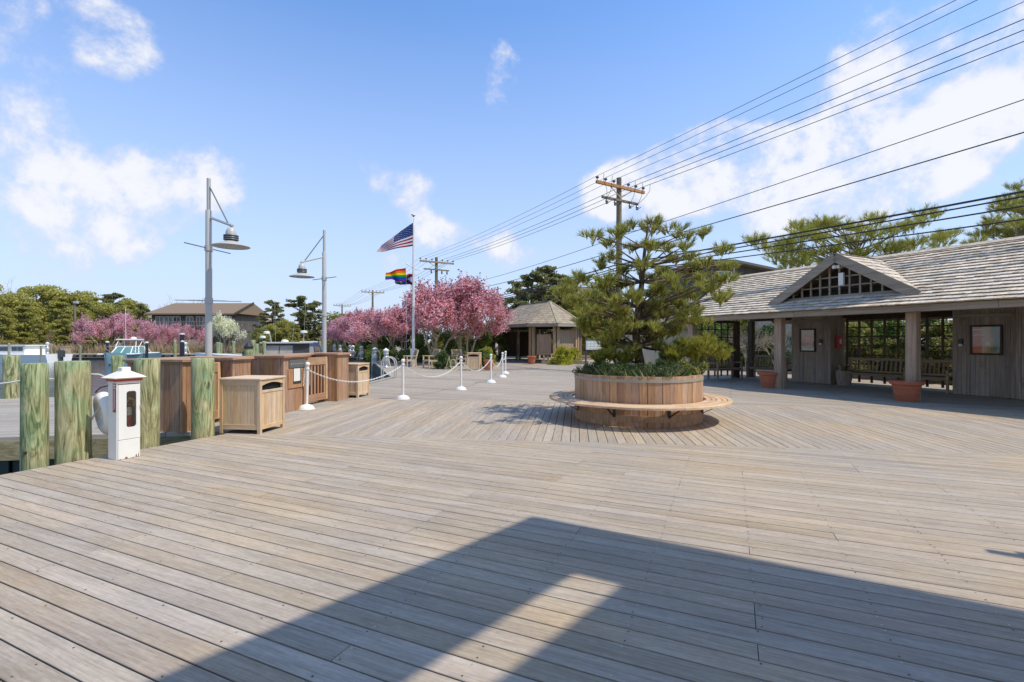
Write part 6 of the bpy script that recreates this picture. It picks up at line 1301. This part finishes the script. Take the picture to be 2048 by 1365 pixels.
tree('cherry_tree', 'pink blooming cherry tree behind the pale armchair', XP(872, 31.0), cB, 2.2, 1.24, 'cherry trees along the promenade')
for px, d, m_, rz, sc, lab in ((806, 35.5, cA, 1.9, (1.05, 1.0, .86), 'third cherry tree of the promenade row from the gazebo, above the hedge'), (768, 38.5, cB, 4.0, (1.15, 1.1, .92), 'fourth cherry tree of the promenade row from the gazebo'), (736, 44, cA, 5.1, (1.1, 1.1, .88), 'fifth cherry tree of the promenade row from the gazebo'), (706, 50, cB, .7, (1.15, 1.1, .94), 'sixth cherry tree of the promenade row from the gazebo'), (684, 56, cA, 3.3, (1.05, 1.05, .90), 'last cherry tree of the promenade row beside the farther lamp post')): tree('cherry_tree', lab, XP(px, d), m_, rz, sc, 'cherry trees along the promenade')
for px, d, rz, sc, lab in ((208, 61, .3, (1.15, 1.1, 1.16), 'wide magenta blossom tree right of the light pole on the far shore'), (252, 62, 2.1, (1.05, 1.1, 1.20), 'tall magenta blossom tree behind the teal boat'), (308, 61, 4.0, (.78, .8, .92), 'magenta blossom tree in front of the waterfront house'), (340, 62.5, 1.1, (.70, .7, .90), 'small magenta blossom tree below the balcony'), (388, 61, 3.1, (.66, .7, .84), 'small magenta blossom tree beside the white flowering tree')): tree('blossom_tree', lab, XP(px, d, -.06), cC, rz, sc, 'magenta blossom trees on the far shore')
cW = cherry_proto('pear', 21, 4.9, 4.4, M['blossom_white'], 9000, 0.0)
tree('flowering_tree', 'cream-white flowering tree on the far shore behind the lamp post', XP(450, 58, -.06), cW, .5, (1.0, 1, 1.03))

def conifer_proto(seed, H, W, mat, n, layers=9, cone=.7, needle=.16):
    R = random.Random(seed); mb = MB(); mb.tube([(0, 0, -.1), (.05 * H * R.uniform(-.5, .5), .05 * H * R.uniform(-.5, .5), H * .55), (0, 0, H * .97)], [.03 * H, .02 * H, .004 * H], 7); C = []; rad = []
    for i in range(layers):
        f = .18 + .8 * i / (layers - 1); z = H * f; rr_ = W / 2 * (1 - cone * max(0, f - .25)) * (.75 + .5 * R.random()) * (1 if f < .9 else .5)
        for k in range(max(4, int(10 * (1.15 - f)))):
            a = R.uniform(0, 6.283); q = rr_ * R.uniform(.45, 1.0); p = Vector((q * math.cos(a), q * math.sin(a), z + R.uniform(-.05, .06) * H)); mb.tube([(0, 0, z - .05 * H), p * .6 + Vector((0, 0, z * .4 - .01 * H)), p], [.008 * H, .005 * H, .002 * H], 4)
            for s_ in range(5): C.append((p.x * (1 - .17 * s_) + R.gauss(0, .025) * W, p.y * (1 - .17 * s_) + R.gauss(0, .025) * W, p.z + R.gauss(0, .014) * H)); rad.append(W * R.uniform(.045, .10))
    pts = clump_pts(C, rad, max(1, n // len(C)), .42, .6); return mb.mesh('trunk', M['bark_far'], True), leafcloud(pts, needle, 'crown', mat)
def round_proto(seed, H, W, mat, n, leaf=.14, clumps=46, flat=.75, zmin=.25):
    R = random.Random(seed); mb = MB(); C = []; rad = []
    for k in range(clumps):
        a = R.uniform(0, 6.283); f = R.random() ** .6; u = R.uniform(0, 1); z = H * (zmin + (1 - zmin) * .93 * u); rr_ = W / 2 * math.sqrt(max(.05, 1 - (max(0, u - .35) / .68) ** 2)) * f * .86
        p = (rr_ * math.cos(a), rr_ * math.sin(a), z); C.append(p); rad.append(W * R.uniform(.08, .16))
        if k % 2 == 0: mb.tube([(0, 0, H * .12), (p[0] * .4, p[1] * .4, H * .12 + (z - H * .12) * .6), p], [.016 * H, .01 * H, .003 * H], 5)
    mb.tube([(0, 0, -.1), (0, 0, H * .3), (0, 0, H * .6)], [.035 * H, .026 * H, .012 * H], 8)
    return mb.mesh('trunk', M['bark_far'], True), leafcloud(clump_pts(C, rad, max(1, n // clumps), flat, .55), leaf, 'crown', mat)
def bare_proto(seed, H, W, mat, lv=5, r0=.02):
    R = random.Random(seed); mb = MB(); mt = MB()
    def grow(p, d, L, r, k):
        p2 = p + d * L; (mb if k < 2 else mt).tube([p, p.lerp(p2, .5) + Vector((R.gauss(0, .05), R.gauss(0, .05), 0)) * L, p2], [r, r * .85, r * .7], 4, False)
        if k < lv:
            for _ in range(3): nd = (d * .8 + Vector((R.gauss(0, .6), R.gauss(0, .6), R.gauss(.15, .4)))).normalized(); grow(p2, nd, L * R.uniform(.6, .85), r * .62, k + 1)
    for k in range(3): a = R.uniform(0, 6.283); grow(Vector((0, 0, -.05)), Vector((.4 * math.cos(a), .4 * math.sin(a), 1)).normalized(), H * .30, r0 * H * .6, 0)
    zz = max(v[2] for v in mt.v); ww = max(max(abs(v[0]), abs(v[1])) for v in mt.v)
    for q in (mb, mt): q.v = [(v[0] * W / 2 / ww, v[1] * W / 2 / ww, v[2] * H / zz) for v in q.v]
    return mb.mesh('trunk', mat), mt.mesh('crown', mat)
oA = round_proto(31, 9, 8, M['olive'], 17000, .17, 70); oB = conifer_proto(32, 9, 7, M['olive'], 18000, 12, .55, .17); kA = conifer_proto(33, 9, 6, M['needle_dark'], 15000, 11, .55, .17); kB = conifer_proto(34, 9, 7.5, M['needle_dark'], 14000, 9, .35, .17); bT = bare_proto(35, 8, 7, M['twig_far'], 5, .022); bS = bare_proto(36, 2.4, 2.4, M['twig'], 5, .02)
sp1 = round_proto(37, 2.2, 2.2, M['spring'], 9000, .05, 40, .9, .06); hdg = round_proto(38, 1.2, 1.4, M['darkshrub'], 9000, .034, 40, .9, .04); gol = round_proto(39, 1.15, 1.5, M['gold'], 15000, .03, 80, .95, .02); hs2 = round_proto(40, 2.4, 2.4, M['hedge'], 11000, .055, 46, .9, .05)
WL = {1: 'low olive cedar directly behind the white cabin boat', 4: 'bare leafless tree on the crest of the wooded hill', 5: 'short olive cedar right of the white cabin boat', 7: 'broad olive cedar left of the light pole', 8: 'bare leafless tree between two rounded trees on the hill', 10: 'olive cedar right behind the light pole', 11: 'tall olive cedar right of the light pole', 13: 'rounded olive tree behind the wide magenta blossom tree', 14: 'rounded olive tree behind the tall magenta blossom tree', 15: 'olive cedar left of the brown-roofed house', 17: 'small bare pale tree behind the far bulkhead', 18: 'small olive cedar beside the wide magenta blossom tree'}
# wooded far shore on the left: (px, top y, distance, proto)
for i, (px, ty, d, pr, ws_) in enumerate(((-40, 560, 66, oA, 1.0), (5, 622, 62, oB, .8), (20, 585, 70, oA, .9), (48, 610, 66, oB, .9), (8, 552, 84, bT, 1.3), (75, 640, 61, oB, .7), (85, 570, 76, oA, 1.1), (118, 600, 68, oB, 1.0), (60, 585, 80, bT, 1.0), (150, 583, 80, oA, 1.1), (135, 625, 62, oB, .8), (185, 600, 74, oB, 1.0), (225, 592, 78, kB, 1.0), (205, 606, 70, oA, .8), (262, 598, 80, oA, .95), (250, 615, 72, oB, .9), (285, 612, 78, kA, .8), (100, 655, 60.5, bT, .5), (172, 650, 61, oB, .6), (-20, 640, 61, oB, .7))):
    H = EYE + (683 - ty) / F * d; s_ = H / (9 if pr is not bT else 8)
    lab = {id(oA): 'rounded olive-green tree in the woods on the far shore', id(oB): 'layered olive-green cedar in the woods on the far shore', id(bT): 'bare leafless tree in the woods on the far shore', id(kB): 'dark evergreen in the woods beside the waterfront house', id(kA): 'dark evergreen touching the roof of the waterfront house'}[id(pr)]
    lab = WL.get(i, lab)
    tree('woodland_tree', lab, XP(px, d, -.06), pr, i * 1.7, (s_ * ws_, s_ * ws_, s_), 'trees in the woods on the far shore')
for px, ty, d, pr, ws_, lab in ((350, 588, 92, bT, 1.3, 'bare tree rising behind the brown-roofed house'), (395, 592, 95, bT, 1.2, 'second bare tree rising behind the brown-roofed house'), (545, 606, 70, kB, .85, 'dark flat-topped pine behind the cabin boats'), (600, 597, 66, kA, 1.15, 'tall dark evergreen left of the farther lamp post'), (630, 608, 68, kB, .9, 'dark evergreen behind the farther lamp post'), (572, 640, 62, oA, .9, 'olive tree behind the grey-roofed boat'), (520, 655, 60, sp1, 1.0, 'pale green bush in front of the modern house'), (540, 648, 63, oA, .8, 'pale olive tree right of the modern house'), (590, 650, 60, oB, .9, 'brownish cedar between the cabin boats'), (684, 626, 105, sp1, 1.6, 'pale budding tree beyond the end of the cherry row'), (660, 650, 75, kB, .9, 'dark pine beyond the end of the cherry row')):
    H = EYE + (683 - ty) / F * d; base = {id(bT): 8, id(sp1): 2.2}.get(id(pr), 9); s_ = H / base; tree('background_tree', lab, XP(px, d, -.06), pr, px * .1, (s_ * ws_, s_ * ws_, s_), 'trees behind the harbour')
for i, (px, ty, d, pr, ws_, lab) in enumerate(((1066, 552, 48, kB, 1.0, 'dark layered pine rising behind the gazebo roof'), (1102, 540, 50, kA, 1.25, 'dark conifer between the gazebo and the planter pine'), (1035, 580, 52, kB, .9, 'low dark pine left of the gazebo roof'), (1128, 565, 46, oB, 1.0, 'olive cedar between the dark conifer and the planter pine'), (1085, 575, 44, kB, 1.0, 'low dark pine right behind the gazebo roof peak'), (1150, 590, 44, oA, .8, 'olive tree right of the gazebo roof'), (1185, 600, 40, oB, .8, 'olive cedar behind the planter pine'), (1215, 585, 46, oA, .9, 'rounded olive tree behind the planter pine'), (985, 640, 38, hs2, .8, 'green shrub tree left of the gazebo'), (960, 648, 33, hs2, .75, 'tall green shrub behind the far litter bin'), (1002, 600, 62, oB, .6, 'distant cedar above the cherry blossom'), (1320, 560, 48, kB, .9, 'dark pine behind the pale low building'), (1390, 570, 44, oA, .7, 'olive tree between the pale building and the dark house'))):
    H = EYE + (683 - ty) / F * d; base = {id(hs2): 2.4}.get(id(pr), 9); s_ = H / base; tree('background_tree', lab, XP(px, d, -.06), pr, i * 1.3, (s_ * ws_, s_ * ws_, s_), 'trees behind the harbour')
# big pines behind the shelter, with needle tufts
def big_pine(label, pads_px, D, half, base_px, per, mat, tl=.34, seed=1, rad=.62):
    R = random.Random(seed); base = Vector(((base_px - 1024) / F * D, D, -.06)); r = thing('pine_tree', label, 'tree', base); mb = MB(-base); P_ = []
    for x, y in pads_px:
        for _ in range(2): P_.append(AT(x + R.uniform(-12, 12), y + R.uniform(-8, 8), D + R.uniform(-half, half)))
    zt = max(p.z for p in P_); top = Vector((base.x + .3, D, zt * .92)); tk = [base, base.lerp(top, .4) + Vector((.25, 0, 0)), base.lerp(top, .75) + Vector((-.1, 0, 0)), top]; mb.tube(tk, [.22, .17, .10, .03], 10)
    for p in P_: f = max(.35, min(.97, (p.z - .8) / zt)); q = base.lerp(top, f); branch(mb, q, p, .05, .012, .05)
    mb.build('trunk', M['bark_far'], r, True)
    arr = needles(pads_to_tufts(P_, per, rad, .5), 30, tl, .017, .25, 1.0); inst('crown', tri_mesh('crown', arr, mat), r, -base); return r
px1 = [(1518, 486), (1545, 492), (1560, 515), (1575, 500), (1600, 470), (1590, 455), (1625, 448), (1640, 470), (1660, 500), (1650, 525), (1620, 500), (1680, 455), (1700, 480), (1720, 448), (1710, 510), (1745, 470), (1760, 440), (1770, 500), (1790, 460), (1800, 490), (1830, 450), (1850, 430), (1835, 480), (1850, 505), (1875, 480), (1890, 465), (1810, 515), (1750, 520), (1600, 520), (1690, 530), (1570, 535), (1640, 545), (1740, 545), (1580, 480), (1665, 440), (1790, 525)]
big_pine('wide bright green pine spreading behind the shelter roof', px1, 25.5, 2.2, 1705, 22, M['needle_bright'], .33, 4, .72)
px2 = [(2040, 380), (2010, 400), (2000, 420), (2030, 410), (1985, 445), (1960, 470), (1995, 460), (2020, 440), (2045, 425), (2050, 450), (2070, 400), (2090, 380), (2080, 430), (2015, 470), (1945, 485), (2100, 450), (2110, 410), (2040, 465)]
big_pine('darker pine at the near end behind the shelter roof', px2, 24.0, 1.6, 2062, 22, M['needle'], .28, 6, .6)
# shrubs around the gazebo, cherry trees and behind the shelter
tree('shrub', 'clipped golden-green shrub beside the gazebo post', (3.15, 30.9, 0), gol, 0, (1.1, 1.1, 1.0), None, 'shrub'); tree('shrub', 'second golden-green shrub behind the clipped one at the gazebo', (4.15, 32.6, 0), gol, 2, (.9, .9, .9), None, 'shrub')
tree('shrub', 'dark green shrub at the foot of the cherry trunk', XP(884, 26.2), hdg, 0, (1.0, 1, .85), None, 'shrub'); tree('shrub', 'dark shrub between the far litter bin and the terracotta pot', XP(968, 26.2), hdg, 1, .85, None, 'shrub'); tree('shrub', 'yellow-green shrub behind the terracotta pot left of the gazebo', XP(972, 29.5), gol, 1, .95, None, 'shrub')
hg = thing('hedge', 'clipped green hedge behind the wooden armchairs', 'hedge', XP(790, 33.5)); C = [(rng.uniform(-1.9, 1.9), rng.uniform(-.45, .45), rng.uniform(.15, .85)) for _ in range(110)]
inst('foliage', leafcloud(clump_pts(C, .26, 85), .045, 'foliage', M['hedge']), hg); q = MB()
for i in range(9): q.tube([(-1.7 + i * .42, 0, -.05), (-1.7 + i * .42, .05, .6)], [.03, .015], 5)
q.build('stems', M['bark_far'], hg)
for i, (px, d, pr, sc, lab) in enumerate(((742, 40, hs2, .5, 'green shrub under the cherry row near the third pedestal'), (715, 47, hs2, .5, 'green shrub under the cherry row near the fourth pedestal'), (695, 54, hs2, .55, 'green shrub under the far end of the cherry row'), (842, 34, hs2, .85, 'leafy shrub behind the flagpole'), (900, 34, hs2, .9, 'leafy shrub behind the two cherry trunks'), (935, 35, sp1, 1.0, 'yellow-green shrub behind the cherry tree by the gazebo'), (870, 36, sp1, .9, 'yellow-green shrub behind the pale armchair'), (885, 38, hdg, 2.2, 'big dark shrub behind the two cherry trunks'), (822, 37, hdg, 2.2, 'big dark shrub behind the flagpole and hedge'), (755, 43, hdg, 2.4, 'big dark shrub behind the cherry row'), (722, 52, hdg, 2.8, 'big dark shrub behind the far cherry row'), (690, 61, hdg, 3.0, 'big dark shrub at the end of the cherry row'), (918, 38, hdg, 2.2, 'big dark shrub left of the gazebo'), (775, 39, hs2, .9, 'leafy shrub behind the clipped hedge'))): tree('shrub', lab, XP(px, d), pr, i * 1.1, sc, 'shrubs under the cherry trees', 'shrub')
for i, (s_, c, pr, sc, lab) in enumerate(((-18.6, 20.6, sp1, 1.0, 'yellow-green shrub outside the end lattice'), (-20.2, 22.5, hs2, 1.1, 'green shrub beyond the end lattice'), (-16.4, 21.0, bS, 1.15, 'bare pale-stemmed shrub seen through the open shelter bay'), (-15.3, 21.6, bS, 1.05, 'second bare pale-stemmed shrub seen through the open shelter bay'), (-17.3, 23.6, hs2, 1.0, 'green shrub behind the bare shrubs'), (-12.9, 22.5, hs2, 1.0, 'green shrub behind the left edge of the main lattice'), (-12.0, 21.6, sp1, 1.1, 'yellow-green shrub behind the main lattice'), (-11.0, 22.8, hs2, 1.05, 'green shrub behind the middle of the main lattice'), (-10.2, 21.4, sp1, .75, 'low yellow-green shrub behind the main lattice bench'), (-9.4, 22.3, hdg, 2.1, 'large dark shrub behind the right lattice bay'), (-8.6, 21.4, sp1, 1.05, 'yellow-green shrub behind the right lattice bay'), (-7.6, 22.6, hs2, 1.1, 'green shrub behind the boarded room with the street-scene poster'), (-11.6, 26.0, bS, 1.5, 'tall bare shrub far behind the main lattice'), (-13.8, 26.5, hs2, 1.35, 'tall green shrub far behind the main lattice'), (-9.5, 26.5, sp1, 1.7, 'tall yellow-green shrub far behind the right lattice bay'), (-18.5, 26.2, hs2, 1.35, 'tall green shrub in front of the dark house'), (-16.9, 26.6, sp1, 1.5, 'tall yellow-green shrub in front of the dark house'), (-20.5, 26.0, sp1, 1.45, 'tall yellow-green shrub beyond the end lattice'), (-22.3, 25.0, hs2, 1.3, 'tall green shrub beside the pale low building'), (-17.6, 17.0, hdg, 1.1, 'dark shrub between the pine planter and the pale building'))):
    tree('shrub', lab, SP(s_, c, -.06), pr, i * .9, sc, 'shrubs behind the shelter', 'shrub')
# timber steps/edging behind the shelter
for i, (c, z) in enumerate(((20.4, .12), (23.6, .55), (24.6, 1.0))):
    q = MB(); q.bar((-6, 0, z - .25), (6, 0, z - .25), .2, .5); tag(q.build('retaining_timber', M['grey_x'], loc=SP(-12.0, c + .6, .05), rz=ANG_S), ['lowest timber retaining wall behind the shelter', 'middle timber retaining wall behind the shelter', 'upper timber retaining wall behind the shelter'][i], 'retaining wall')

# a few trees past the near end of the shelter
for i, (x, y, pr, sc, lab) in enumerate(((25, 9, oA, .75, 'rounded olive tree past the near end of the shelter'), (31, 13, oB, .9, 'layered cedar past the near end of the shelter'), (27, 2, oA, .7, 'second rounded olive tree past the near end of the shelter'), (36, 6, kB, .9, 'dark pine past the near end of the shelter'))):
    tree('background_tree', lab, (x, y, -.06), pr, i * 1.9, sc, 'trees behind the harbour')
